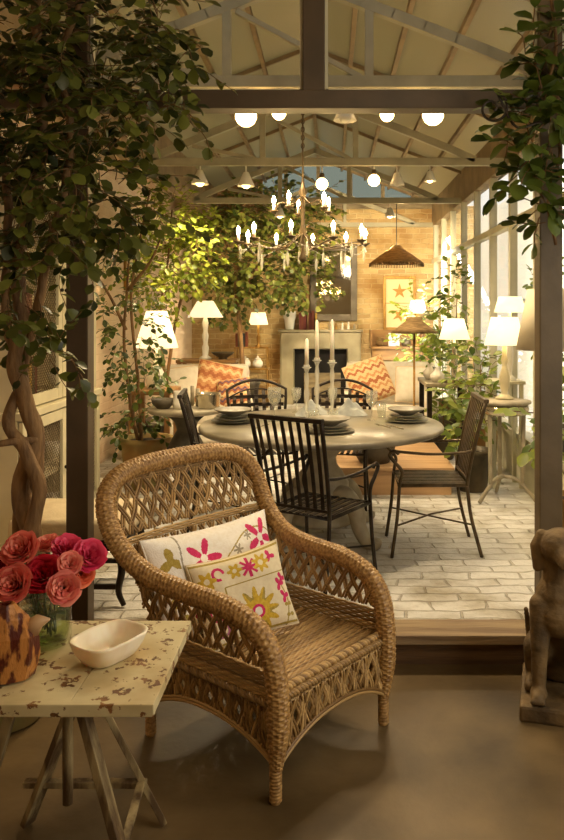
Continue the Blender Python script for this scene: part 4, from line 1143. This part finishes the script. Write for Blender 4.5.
# ================================================================ CHANDELIER
HX, HY = -.185, 5.2
t = thing('chandelier', 'wrought-iron candle chandelier with glass drops above the dining table', 'chandelier', (HX, HY, 1.955))
MB().tube([(0, 0, 1.19), (0, 0, .62)], .006, 6).build('rod', M['ironbrown'], t)
mb = MB()
for k in range(14):
    z = 1.21 - k * .028; a = k * PI / 2
    mb.tube([V((math.cos(q) * .011 * math.cos(a), math.cos(q) * .011 * math.sin(a), z + math.sin(q) * .019)) for q in [2 * PI * i / 10 for i in range(10)]], .0035, 5, True)
mb.build('chain', M['ironbrown'], t)
MB().lathe([(.004, .08), (.02, .09), (.03, .11), (.016, .14), (.012, .25), (.028, .29), (.014, .33), (.012, .52), (.03, .56), (.014, .60), (.006, .66)], 16).build('column', M['ironbrown'], t)
M['flame'] = M['bulb']
def arm(a, r, zb, zc, sag):
    u = V((math.cos(a), math.sin(a), 0))
    P = [u * .012 + V((0, 0, zb)), u * r * .35 + V((0, 0, zb - sag)), u * r * .78 + V((0, 0, zb - sag * .8)), u * r + V((0, 0, zc - .075))]
    A = MB().tube(catmull(P, 8), .0048, 6).build('arm', M['ironbrown'], t)
    MB().lathe([(.004, -.085), (.012, -.078), (.03, -.068), (.034, -.06), (.03, -.062), (.001, -.066)], 14, u * r + V((0, 0, zc))).build('drip_pan', M['ironbrown'], A)
    MB().lathe([(.011, -.066), (.011, -.015)], 10, u * r + V((0, 0, zc))).build('candle_sleeve', M['wax'], A)
    MB().lathe([(.001, -.016), (.009, -.012), (.014, .006), (.012, .02), (.004, .036), (.001, .042)], 10, u * r + V((0, 0, zc))).build('flame_bulb', M['bulb'], A)
for k in range(10): arm(2 * PI * k / 10 + .18, .435, .28, .28, .10)
for k in range(5): arm(2 * PI * k / 5 + .5, .20, .53, .50, .05)
cry = glass_pane('crystal_drop', (.97, .97, .93, 1), .3)
for k in range(16):
    a = 2 * PI * k / 16 + .1; r = .30 if k % 2 else .42; z = .19 if k % 2 == 0 else .13
    u = V((math.cos(a) * r, math.sin(a) * r, z))
    mb = MB(); mb.tube([u + V((0, 0, .03)), u + V((0, 0, 0))], .0015, 4)
    mb.lathe([(.001, 0), (.007, -.012), (.0095, -.05), (.006, -.085), (.001, -.095)], 6, u); mb.build('glass_drop', cry, t)
for k in range(10):
    a0, a1 = 2 * PI * k / 10 + .18, 2 * PI * (k + 1) / 10 + .18
    mb = MB()
    P = [V((math.cos(a) * .43, math.sin(a) * .43, .20 - .05 * math.sin(PI * q / 8))) for q, a in [(q, a0 + (a1 - a0) * q / 8) for q in range(9)]]
    for p in P: mb.ball(p, .0055, 6)
    mb.tube(P, .001, 4); mb.build('bead_swag', cry, t)

# ================================================================ LAMPS
def light(name, parent, loc, e, col, size=.05, typ='POINT', rot=None, spot=None):
    l = bpy.data.lights.new(name, typ); l.energy = e; l.color = col
    if typ in ('POINT', 'SPOT'): l.shadow_soft_size = size
    if typ == 'SPOT': l.spot_size = spot or 1.6; l.spot_blend = .6
    o = bpy.data.objects.new(name, l); COL.objects.link(o); o.location = loc
    if parent: o.parent = parent
    if rot: o.rotation_euler = rot
    return o
WARM = (1, .765, .46)
# bulbs on the trusses
def truss_bulb(x, y, z, r, lab, lit=True, e=20, shade=False, tilt=0):
    t = thing('ceiling_spot', lab, 'light', (x, y, z), (0, 0, 0), 'spot lamps on the roof trusses')
    top = EZ - .04 - z
    MB().tube([(0, 0, top), (0, 0, r * 1.5)], .007, 6).build('bracket', M['white_ceramic'], t)
    if shade:
        MB().lathe([(.02, r * 1.6), (.03, r * 1.5), (r * .8, r * .6), (r * 1.25, -r * .4), (r * 1.2, -r * .42), (r * .74, r * .55), (.02, r * 1.45)], 20).build('lamp_shade', M['white_ceramic'], t)
    else:
        MB().lathe([(.012, r * 1.8), (.022, r * 1.75), (.026, r * 1.0), (.02, r * .95)], 14).build('socket', M['ironbrown'], t)
    MB().ball((0, 0, -.1 * r if shade else 0), r * (.62 if shade else 1), 14).build('bulb', M['bulb_ceiling'] if lit else M['white_ceramic'], t)
    if lit: light('bulb_light', t, (0, 0, -r - .05), e * 1.15, WARM, .06, 'SPOT', (tilt, 0, 0), 2.4)
Y1, Y2, Y3 = 4.9, 7.5, 10.1
def at(pxl, y): return (pxl - 330) / FPX * y
truss_bulb(at(246, Y1), Y1, 2.955, .07, 'largest glowing bulb under the beam, left of the chandelier chain', True, 60)
truss_bulb(at(279, Y1), Y1, 2.975, .046, 'smaller glowing bulb next to the chandelier chain', True, 30)
truss_bulb(at(387, Y1), Y1, 2.965, .046, 'smaller glowing bulb right of the white metal spot', True, 30)
truss_bulb(at(433, Y1), Y1, 2.965, .07, 'large glowing bulb under the beam at the right', True, 60)
truss_bulb(at(345, Y1), Y1, 2.95, .06, 'white metal spot shade right of the chandelier chain', False, 0, True)
truss_bulb(at(322, Y2), Y2, 2.955, .06, 'lit bulb on the second truss just behind the chandelier', True, 50)
truss_bulb(at(374, Y2), Y2, 2.99, .06, 'lit bulb on the second truss right of the chandelier', True, 50)
truss_bulb(at(200, Y2), Y2, 2.98, .07, 'white spot shade at the left end of the second truss', True, 60, True)
truss_bulb(at(246, Y2), Y2, 2.96, .07, 'white spot shade on the second truss over the ivy', True, 60, True)
truss_bulb(at(397, Y2), Y2, 2.97, .06, 'white spot shade on the second truss above the straw pendant', False, 0, True)
truss_bulb(at(430, Y2), Y2, 3.0, .05, 'white spot shade at the right end of the second truss', True, 40, True)
truss_bulb(at(280, Y3), Y3, 2.98, .06, 'spot lamp on the third truss left of centre', True, 200, True, 1.0)
truss_bulb(at(390, Y3), Y3, 2.98, .06, 'spot lamp on the third truss right of centre', True, 200, True, 1.0)

def table_lamp(label, loc, ztop, zbot, r0, r1, base, shade_m, e, name='table_lamp', bm='stone', mount_r=.004):
    """loc = foot; ztop / zbot = height of the shade's rims above the foot"""
    t = thing(name, label, 'lamp', loc)
    MB().lathe(base, 24).build('base', M[bm], t)
    zb = base[-1][1]
    mb = MB().tube([(0, 0, zb - .01), (0, 0, ztop - .015)], mount_r, 6)
    for k in range(3):
        a = k * 2.094; mb.tube([(0, 0, ztop - .015), (r0 * math.cos(a) * .99, r0 * math.sin(a) * .99, ztop - .012)], .002, 4)
    mb.build('stem', M['gold'], t)
    MB().lathe([(r1, zbot), (r0, ztop), (r0 - .004, ztop), (r1 - .005, zbot)], 36).build('lamp_shade', M[shade_m], t)
    # close the little rim of the shade
    if e:
        MB().ball((0, 0, (ztop + zbot) / 2), .022, 10).build('bulb', M['bulb_ceiling'], t)
        light('lamp_light', t, (0, 0, (ztop * .3 + zbot * .7)), e * .5, WARM, .03)
    return t
def turned(h, r): return [(.001, 0), (r, 0), (r, .015), (r * .6, .03), (r * .35, .05), (r * .55, h * .25), (r * .6, h * .4), (r * .3, h * .55), (r * .25, h * .6), (r * .42, h * .68), (r * .25, h * .78), (r * .22, h)]
# right side furniture first
t = thing('metal_stand', 'round grey metal stand with curved tripod foot near the right post', 'table', (1.43, 6.28, RF))
MB().lathe([(.001, .80), (.20, .80), (.215, .805), (.22, .815), (.215, .826), (.001, .826)], 36).build('tabletop', M['stone'], t)
MB().lathe([(.15, .71), (.19, .72), (.2, .76), (.19, .80), (.14, .80)], 36).build('apron', M['silver'], t)
for k in range(3):
    a = -2.6 + k * 2.094; u = V((math.cos(a), math.sin(a), 0))
    MB().bar(u * .16 + V((0, 0, .72)), u * .15 + V((0, 0, .16)), .03, .03, .004).build('leg', M['stone'], t)
    MB().tube(catmull([V((0, 0, .2)), u * .09 + V((0, 0, .19)), u * .18 + V((0, 0, .12)), u * .27 + V((0, 0, .016))], 6), .016, 8).build('foot', M['stone'], t)
table_lamp('lit cream lamp with turned base on the round metal stand', (1.45, 6.36, RF + .827), .68, .45, .11, .165, turned(.47, .075), 'shade_lit', 40, bm='cream_paint')
t = thing('stone_console', 'pale stone-topped console table with dark legs by the glass wall', 'table', (1.22, 8.1, RF))
MB().box((0, 0, .81), (.5, .75, .04), .008).build('tabletop', M['stone'], t)
for x in (-.21, .21):
    for y in (-.33, .33): MB().box((x, y, .395), (.05, .05, .79), .005).build('leg', M['ironblack'], t)
table_lamp('plain white lit lamp on the pale stone console', (1.30, 8.0, RF + .831), .65, .435, .10, .16, turned(.46, .06), 'shade_lit', 40, bm='silver')
for k, (x, y) in enumerate(((1.10, 7.85), (1.07, 8.2))):
    lathe_thing('stone_vase', ['small pale round vase at the front of the stone console', 'small pale round vase at the back of the stone console'][k], 'vase', (x, y, RF + .831), [(.001, 0), (.04, 0), (.07, .04), (.072, .08), (.03, .12), (.025, .14), (.03, .16), (.025, .16), (.001, .13)], M['white_ceramic'])
lathe_thing('stone_dish', 'flat pale stone dish on the console beside the white lamp', 'dish', (1.24, 7.8, RF + .831), [(.001, 0), (.07, 0), (.11, .03), (.12, .035), (.11, .035), (.06, .012), (.001, .01)], M['stone'])
t = thing('side_table', 'slim white side table against the glass behind the metal stand', 'table', (1.56, 6.85, RF))
MB().box((0, 0, .93), (.3, .34, .03), .005).build('tabletop', M['mullion'], t)
for x in (-.12, .12):
    for y in (-.13, .13): MB().box((x, y, .457), (.035, .035, .915), .004).build('leg', M['mullion'], t)
table_lamp('lit white lamp farther back, half hidden by a window bar', (1.60, 6.80, RF + .946), .74, .60, .10, .14, turned(.62, .055), 'shade_lit', 20, bm='white_ceramic')
table_lamp('large pale unlit floor lamp half hidden behind the right post', (1.36, 4.65, RF), 1.69, 1.32, .155, .225, [(.001, 0), (.12, 0), (.12, .02), (.03, .035), (.016, .06), (.016, 1.3)], 'shade_off', 0, 'floor_lamp', 'ironbrown', .008)
# straw floor lamp
t = thing('floor_lamp', 'floor lamp with a wide dark straw-hat shade on a thin pole', 'lamp', (.88, 8.0, RF))
MB().lathe([(.001, 0), (.14, 0), (.14, .015), (.03, .03), (.012, .05), (.012, 1.44)], 20).build('pole', M['gold'], t)
MB().lathe([(.25, 1.335), (.18, 1.385), (.09, 1.455), (.085, 1.50), (.08, 1.50), (.085, 1.45), (.17, 1.38), (.245, 1.33)], 40).build('lamp_shade', M['straw'], t)
MB().ball((0, 0, 1.40), .025, 10).build('bulb', M['white_ceramic'], t)
# straw pendant
t = thing('pendant_lamp', 'wide woven straw pendant hanging before the framed stars', 'lamp', (.878, 10.1, 2.34))
MB().lathe([(.36, 0), (.30, .05), (.10, .19), (.06, .24), (.055, .24), (.095, .185), (.29, .045), (.352, 0)], 44).build('lamp_shade', M['straw'], t)
mb = MB()
for k in range(60):
    a = 2 * PI * k / 60; mb.tube([(.355 * math.cos(a), .355 * math.sin(a), .003), (.357 * math.cos(a), .357 * math.sin(a), -.04)], .007, 4)
mb.build('fringe', M['straw'], t)
MB().tube([(0, 0, .22), (0, 0, EZ - 2.34 - .04)], .006, 6).build('cord', M['ironblack'], t)
light('lamp_light', t, (0, 0, .05), 50, WARM, .05); MB().ball((0, 0, .09), .03, 10).build('bulb', M['bulb_ceiling'], t)

# left side furniture
t = thing('baluster_table', 'round dark stone table on a baluster foot behind the wicker armchair', 'table', (-1.22, 6.5, RF))
MB().lathe([(.001, .69), (.26, .69), (.31, .70), (.325, .72), (.32, .74), (.001, .74)], 40).build('tabletop', M['stone'], t)
MB().lathe([(.2, 0), (.2, .06), (.14, .09), (.09, .14), (.10, .2), (.16, .3), (.17, .38), (.12, .48), (.08, .55), (.1, .62), (.18, .69)], 28).build('pedestal', M['stone_dark'], t)
zt = RF + .741
t = thing('silver_bucket', 'silver bucket at the right of the dark baluster table', 'bucket', (-1.02, 6.45, zt))
MB().lathe([(.001, 0), (.085, 0), (.09, .01), (.1, .12), (.104, .125), (.098, .125), (.088, .015), (.001, .01)], 28).build('body', M['silver'], t)
for s in (-1, 1): MB().tube([V((s * (.1 + .02 * math.sin(q)), .025 * math.cos(q), .09)) for q in [PI * i / 8 for i in range(9)]], .004, 6).build('handle', M['silver'], t)
lathe_thing('dark_bowl', 'dark rounded bowl at the left of the baluster table', 'bowl', (-1.40, 6.42, zt), [(.001, 0), (.05, 0), (.09, .04), (.1, .08), (.095, .08), (.08, .04), (.001, .015)], M['stone_dark'])
lathe_thing('pillar_vase', 'tall pale vase in the middle of the baluster table', 'vase', (-1.27, 6.38, zt), [(.001, 0), (.035, 0), (.045, .05), (.03, .12), (.035, .15), (.03, .15), (.001, .02)], M['white_ceramic'])
for k in range(3):
    o = MB().lathe([(.001, 0), (.018, 0), (.018, .17 - .02 * k), (.001, .172 - .02 * k)], 14).build('pillar_candle', M['stone'], None, (-1.19 + .05 * k, 6.62 - .03 * k, zt)); tag(o, ['grey candle left of three behind the silver bucket', 'grey candle middle of three behind the silver bucket', 'shortest grey candle of three behind the silver bucket'][k], 'candle')
def console(name, label, loc, w, d, h, m, shelf=None):
    t = thing(name, label, 'table', loc)
    MB().box((0, 0, h - .02), (w, d, .04), .006).build('tabletop', M[m], t)
    for x in (-1, 1):
        for y in (-1, 1): MB().box((x * (w / 2 - .04), y * (d / 2 - .04), (h - .04) / 2), (.05, .05, h - .04), .004).build('leg', M[m], t)
    if shelf: MB().box((0, 0, shelf), (w - .06, d - .06, .025), .004).build('shelf', M[m], t)
    return t
console('console_table', 'narrow wooden console under the large left lamp', (-1.72, 7.5, RF), .42, .5, .80, 'shelfwood', .2)
table_lamp('large lit white cone lamp by the left wall', (-1.70, 7.5, RF + .801), .76, .40, .10, .21, [(.001, 0), (.09, 0), (.1, .06), (.07, .16), (.03, .24), (.02, .3), (.02, .4)], 'shade_lit', 60, bm='white_ceramic')
console('sofa_table', 'wooden table behind the white sofa on the left', (-1.55, 9.75, RF), .75, .42, .95, 'shelfwood', .3)
table_lamp('tall white lamp with a wide pleated cone shade on the sofa table', (-1.58, 9.7, RF + .951), .74, .53, .10, .225, [(.001, 0), (.075, 0), (.08, .02), (.035, .05), (.045, .15), (.028, .2), (.042, .3), (.026, .36), (.04, .46), (.02, .53), (.02, .56)], 'shade_dim', 45, bm='white_ceramic')
lathe_thing('footed_planter', 'dark shallow planter beside the tall white lamp', 'planter', (-1.36, 9.72, RF + .951), [(.001, 0), (.06, 0), (.05, .02), (.12, .06), (.15, .09), (.14, .09), (.1, .05), (.001, .03)], M['zinc'])

def sofa(label, loc, rz, w):
    t = thing('sofa', label, 'sofa', loc, (0, 0, rz))
    MB().box((0, 0, .22), (w, .8, .2), .03, smooth=True).build('base', M['white_fabric'], t)
    MB().box((0, -.03, .39), (w - .32, .7, .15), .05, smooth=True).build('seat_cushion', M['white_fabric'], t)
    MB().box((0, .32, .62), (w - .04, .2, .62), .07, smooth=True).build('backrest', M['white_fabric'], t)
    for s in (-1, 1): MB().box((s * (w / 2 - .09), -.02, .45), (.18, .78, .34), .07, smooth=True).build('arm', M['white_fabric'], t)
    for x in (-1, 1):
        for y in (-1, 1): MB().box((x * (w / 2 - .08), y * .33, .06), (.06, .06, .12), .004).build('leg', M['ironblack'], t)
    return t
sofa('white slipcovered sofa on the left below the tall lamp', (-1.42, 8.75, RF), math.radians(8), 1.05)
sofa('white slipcovered sofa on the right below the straw floor lamp', (.72, 9.25, RF), math.radians(-6), 1.15)
OR = [pmat('kilim_orange', rgb(202, 142, 92), rgb(214, 160, 110), 30, .9), pmat('kilim_red', rgb(172, 102, 64), rgb(186, 116, 76), 30, .9), pmat('kilim_cream', rgb(230, 200, 150), None, 30, .9), pmat('kilim_violet', rgb(110, 84, 110), None, 30, .9), M['white_fabric']]
def kilim(label, loc, rot, w, pal):
    t = thing('throw_cushion', label, 'cushion', loc, rot)
    mb = MB()
    for s in (1, -1):
        def f(i, j, s=s):
            u, v = i * 2 - 1, j * 2 - 1
            return V((w / 2 * u, -s * .08 * (max(0, 1 - abs(u) ** 3) * max(0, 1 - abs(v) ** 3)) ** .55, w / 2 * v))
        mb.grid(f, 30, 30, lambda i, j: pal[int((j + .10 * abs((i * 5) % 1 - .5) * 2) * 13) % len(pal)])
    mb.build('cover', OR, t)
    MB().tube([V((w / 2 * a, 0, w / 2 * b)) for a, b in ((-1, -1), (0, -1), (1, -1), (1, 0), (1, 1), (0, 1), (-1, 1), (-1, 0))], .006, 6, True).build('piping', OR[2], t)
kilim('orange patterned cushion on the left white sofa', (-1.27, 8.60, RF + .73), (math.radians(-18), math.radians(14), math.radians(10)), .50, [0, 1, 0, 2])
kilim('violet and orange cushion in front on the left white sofa', (-1.06, 8.42, RF + .64), (math.radians(-24), math.radians(-8), math.radians(-6)), .36, [3, 0, 2, 1])
kilim('white cushion at the left end of the left white sofa', (-1.62, 8.54, RF + .72), (math.radians(-18), math.radians(-6), math.radians(16)), .44, [4])
kilim('orange zigzag cushion on the right white sofa', (.46, 8.98, RF + .74), (math.radians(-20), math.radians(-18), math.radians(14)), .50, [0, 2, 1, 2])
kilim('plain white cushion on the right white sofa', (.98, 8.98, RF + .70), (math.radians(-18), 0, math.radians(-10)), .42, [4])

# low tan platform with pot
t = thing('low_platform', 'low tan wooden platform beyond the dining table', 'platform', (.45, 7.11, RF))
mb = MB()
for k in range(6): mb.box((0, -.55 + .22 * k, .22), (1.2, .216, .03), .003)
mb.build('top', M['tanwood'], t)
MB().box((0, 0, .102), (1.16, 1.26, .204), .004).build('body', M['tanwood'], t)
lathe_thing('dark_pot', 'dark rounded pot standing on the tan platform', 'pot', (.39, 6.72, RF + .236), [(.001, 0), (.13, 0), (.17, .06), (.19, .16), (.19, .27), (.2, .28), (.2, .30), (.18, .30), (.175, .2), (.001, .1)], M['stone_dark'])

# ================================================================ BACK WALL
t = thing('fireplace', 'grey stone fireplace with splayed surround in the brick wall', 'fireplace', (-.16, YB, RF))
def fp():
    mb = MB(); O = [(-.68, 0), (-.68, 1.22), (.68, 1.22), (.68, 0)]; I = [(-.44, 0), (-.44, .92), (.44, .92), (.44, 0)]
    y0, y1 = -.16, -.06
    vs = [(x, y0, z) for x, z in O] + [(x * .96, y0 - .02, z - .02 if z > 0 else 0) for x, z in O] + [(x * 1.04, y0 - .02, z + .02 if z else 0) for x, z in I] + [(x, y1, z) for x, z in I] + [(x, 0, z) for x, z in O]
    fs = []
    for a, b in ((16, 0), (0, 4), (4, 8), (8, 12)):
        for k in range(3): fs.append([a + k, a + k + 1, b + k + 1, b + k])
    # panel sits back between the ribs
    mb.add(vs, fs, False)
    return mb
fp().build('surround', M['fireplace'], t)
mb = MB(); mb.box((0, -.10, 1.235), (1.42, .22, .035), .008); mb.build('mantel_shelf', M['fireplace'], t)
mb = MB()
mb.box((0, -.012, .46), (.9, .02, .92)); 
mb.build('firebox', M['soot'], t)  # flat black panel filling the fireplace opening
MB().box((.03, -.05, .26), (.62, .03, .52), .006).build('fire_screen', M['greywood'], t)
zm = RF + 1.2535; ym = YB - .11
lathe_thing('urn_planter', 'white tapering planter on the left end of the mantel', 'planter', (-.70 + .02, ym, zm), [(.001, 0), (.07, 0), (.075, .02), (.09, .16), (.105, .2), (.11, .3), (.115, .31), (.1, .31), (.09, .18), (.001, .1)], M['white_ceramic'])
potp = [((0, 0, .45), (.12, .08, .14), 16)]
rr = rnd(8)
x = -.50
for k, c in enumerate((6, 1, 6, 5, 6, 1, 0)):
    th = .035 + .006 * (k % 3); book((x, ym, zm), th, .16, .28 + .02 * ((k * 2) % 4), BK[c], 'red-brown book standing on the mantel beside the white planter', 'books on the mantel'); x += th + .003
FIG = [(.0, .16, 'stone'), (.10, .12, 'gold'), (.21, .13, 'white_ceramic'), (.31, .14, 'white_ceramic'), (.41, .10, 'stone')]
for k, (x, h, m) in enumerate(FIG):
    lathe_thing('small_figurine', ['grey figurine next to the mantel books', 'small gold figurine on the mantel', 'first small white figurine on the mantel right of the gold one', 'second small white figurine on the mantel right of the gold one', 'low grey figurine at the right end of the mantel'][k], 'ornament', (x, ym, zm), [(.001, 0), (.03, 0), (.03, .012), (.018, .02), (.026, h * .4), (.014, h * .65), (.02, h * .82), (.001, h)], M[m], None, 12)
t = thing('wall_mirror', 'tall mirror in a wide dark frame above the fireplace', 'mirror', (.06, YB - .002, 2.2))
w_, h_ = .80, 1.30
mb = MB(); fw = .11
for s in (-1, 1):
    mb.box((s * (w_ / 2 - fw / 2), -.03, 0), (fw, .055, h_), .012); mb.box((0, -.03, s * (h_ / 2 - fw / 2)), (w_ - 2 * fw, .055, fw), .012)
mb.build('frame', M['frame_dark'], t)
MB().box((0, -.012, 0), (w_ - .2, .01, h_ - .2)).build('glass', M['mirror'], t)
# framed starfish
t = thing('framed_picture', 'framed picture of two starfish on the brick wall', 'picture', (1.18, YB - .002, 1.85))
w_, h_ = .56, .92; mb = MB()
for s in (-1, 1):
    mb.box((s * (w_ / 2 - .025), -.025, 0), (.05, .045, h_), .006); mb.box((0, -.025, s * (h_ / 2 - .025)), (w_ - .1, .045, .05), .006)
mb.build('frame', M['gold'], t)
MB().box((0, -.01, 0), (w_ - .08, .012, h_ - .08)).build('mount', M['paper'], t)
def star(cx, cz, r, ph):
    o = [(cx + (r if k % 2 == 0 else r * .36) * math.sin(k * PI / 5 + ph), cz + (r if k % 2 == 0 else r * .36) * math.cos(k * PI / 5 + ph)) for k in range(10)]
    return MB().prism(o, -.030, -.014)
star(0, .2, .135, 0).build('starfish', M['starfish'], t); star(0, -.2, .135, .35).build('starfish', M['starfish'], t)
MB().box((0, -.017, 0), (w_ - .1, .004, .012)).build('divider', M['gold'], t)
# console at the right of the fireplace
t = thing('writing_console', 'brown wooden console with a raised back below the framed starfish', 'table', (1.15, 12.62, RF))
MB().box((0, 0, .97), (.98, .42, .035), .005).build('tabletop', M['shelfwood'], t)
mb = MB(); mb.box((0, .19, 1.12), (.98, .03, .265), .004)
for s in (-1, 1): mb.box((s * .475, .02, 1.12), (.03, .30, .265), .004)
mb.build('gallery', M['shelfwood'], t)
MB().box((0, .02, .86), (.92, .36, .18), .004).build('drawer_box', M['shelfwood'], t)
for x in (-.44, .44):
    for y in (-.17, .17): MB().box((x, y, .385), (.05, .05, .77), .004).build('leg', M['shelfwood'], t)
zc = RF + .9885
table_lamp('small bright white lamp on the console under the starfish picture', (1.44, 12.6, zc), .76, .54, .11, .16, turned(.56, .06), 'shade_lit', 40, bm='gold')
t = thing('photo_frame', 'small pale framed print with dark marks on the brown console', 'picture', (1.05, 12.55, zc), (math.radians(-8), 0, 0))
MB().box((0, 0, .11), (.18, .014, .22), .003).build('frame', M['white_ceramic'], t)
mb = MB()
for a in ((-.03, .15, .05, .012), (-.02, .12, .012, .06), (.035, .12, .012, .09), (0, .06, .06, .012), (.03, .165, .03, .012)): mb.box((a[0], -.0085, a[1]), (a[2], .002, a[3]))
mb.build('print', M['soot'], t)
lathe_thing('round_box', 'dark rounded box beside the small print on the brown console', 'box', (1.25, 12.55, zc), [(.001, 0), (.06, 0), (.08, .03), (.08, .08), (.03, .12), (.001, .125)], M['zinc'])
lathe_thing('small_urn', 'small brown urn at the left end of the brown console', 'vase', (.82, 12.58, zc), [(.001, 0), (.04, 0), (.07, .06), (.05, .13), (.06, .15), (.001, .14)], M['straw'])
# etagere at the left of the fireplace
t = thing('metal_shelf', 'small open shelf left of the fireplace', 'shelf', (-1.28, 12.55, RF))
for z in (.30, .62, .97): MB().box((0, 0, z), (.56, .34, .025), .004).build('shelf_board', M['gold'], t)
for x in (-.26, .26):
    for y in (-.15, .15): MB().tube([(x, y, 0), (x, y, .98)], .012, 8).build('upright', M['gold'], t)
table_lamp('small bright lamp on the open shelf left of the fireplace', (-1.17, 12.5, RF + .983), .56, .36, .115, .16, turned(.38, .055), 'shade_lit', 45, bm='gold')
x = -1.52
for k in range(5):
    th = .034 + .005 * (k % 2); book((x, 12.52, RF + .983), th, .17, .22 + .02 * (k % 3), BK[(k * 2 + 1) % 8], 'book on the top board of the open shelf beside its lamp', 'books on the open shelf'); x += th + .003
for k, x in enumerate((-1.38, -1.18)):
    t = thing('ceramic_jar', ['left white jar on the middle board of the open shelf', 'right white jar on the middle board of the open shelf'][k], 'jar', (x, 12.5, RF + .633))
    MB().lathe([(.001, 0), (.05, 0), (.085, .05), (.085, .1), (.05, .14)], 24).build('body', M['white_ceramic'], t)
    MB().lathe([(.055, .14), (.05, .16), (.012, .175), (.014, .195), (.001, .2)], 20).build('lid', M['white_ceramic'], t)

# ================================================================ LIGHT
w = bpy.data.worlds.new('sky'); sc.world = w; w.use_nodes = True
bg = w.node_tree.nodes['Background']; bg.inputs[0].default_value = (1.0, .95, .84, 1); bg.inputs[1].default_value = .95
l = bpy.data.lights.new('sun', 'SUN'); l.energy = .7; l.color = (1, .92, .78); l.angle = .2
o = bpy.data.objects.new('sun', l); COL.objects.link(o); o.rotation_euler = V((.35, .1, -1)).to_track_quat('-Z', 'Y').to_euler()
l = bpy.data.lights.new('window_daylight', 'AREA'); l.energy = 36; l.color = (1, .88, .70); l.shape = 'RECTANGLE'; l.size = 2.8; l.size_y = 2.2  # area lamp added at the unseen window to brighten the foreground
o = bpy.data.objects.new('window_daylight', l); COL.objects.link(o); o.location = (2.36, 1.35, 1.85); o.rotation_euler = V((-1, 0, -.15)).to_track_quat('-Z', 'Y').to_euler()
l = bpy.data.lights.new('courtyard_daylight', 'AREA'); l.energy = 420; l.color = (1, .96, .88); l.shape = 'RECTANGLE'; l.size = 14; l.size_y = .5  # area lamp added under the eave to brighten the courtyard wall
o = bpy.data.objects.new('courtyard_daylight', l); COL.objects.link(o); o.location = (2.15, 11.5, 3.45); o.rotation_euler = (0, math.radians(-18), math.radians(0)); o.rotation_euler = V((1, 0, -.6)).to_track_quat('-Z', 'X').to_euler()
# unseen globe lamp added overhead to brighten the front part of the room
t = thing('ceiling_lantern', 'white globe ceiling lantern over the front part of the room', 'lamp', (.6, 1.2, 3.2))
MB().ball((0, 0, 0), .14, 20).build('globe', M['shade_lit'], t); MB().tube([(0, 0, .13), (0, 0, .4)], .01, 6).build('rod', M['ironblack'], t)
light('lamp_light', t, (0, 0, -.2), 26, (1, .84, .6), .12)

cam = bpy.data.cameras.new('camera'); co = bpy.data.objects.new('camera', cam); COL.objects.link(co)
co.location = (0, 0, EYE); co.rotation_euler = (PI / 2, 0, 0)
cam.sensor_fit = 'VERTICAL'; cam.sensor_height = 36; cam.lens = FPX / 840 * 36
cam.shift_x = -48 / 840; cam.shift_y = -108 / 840; cam.clip_start = .05
sc.camera = co
sc.view_settings.view_transform = 'Standard'; sc.view_settings.look = 'None'; sc.view_settings.gamma = 1; sc.view_settings.exposure = .34
sc.cycles.max_bounces = 8; sc.cycles.transparent_max_bounces = 16; sc.cycles.sample_clamp_indirect = 6
sc.cycles.caustics_reflective = False; sc.cycles.caustics_refractive = False
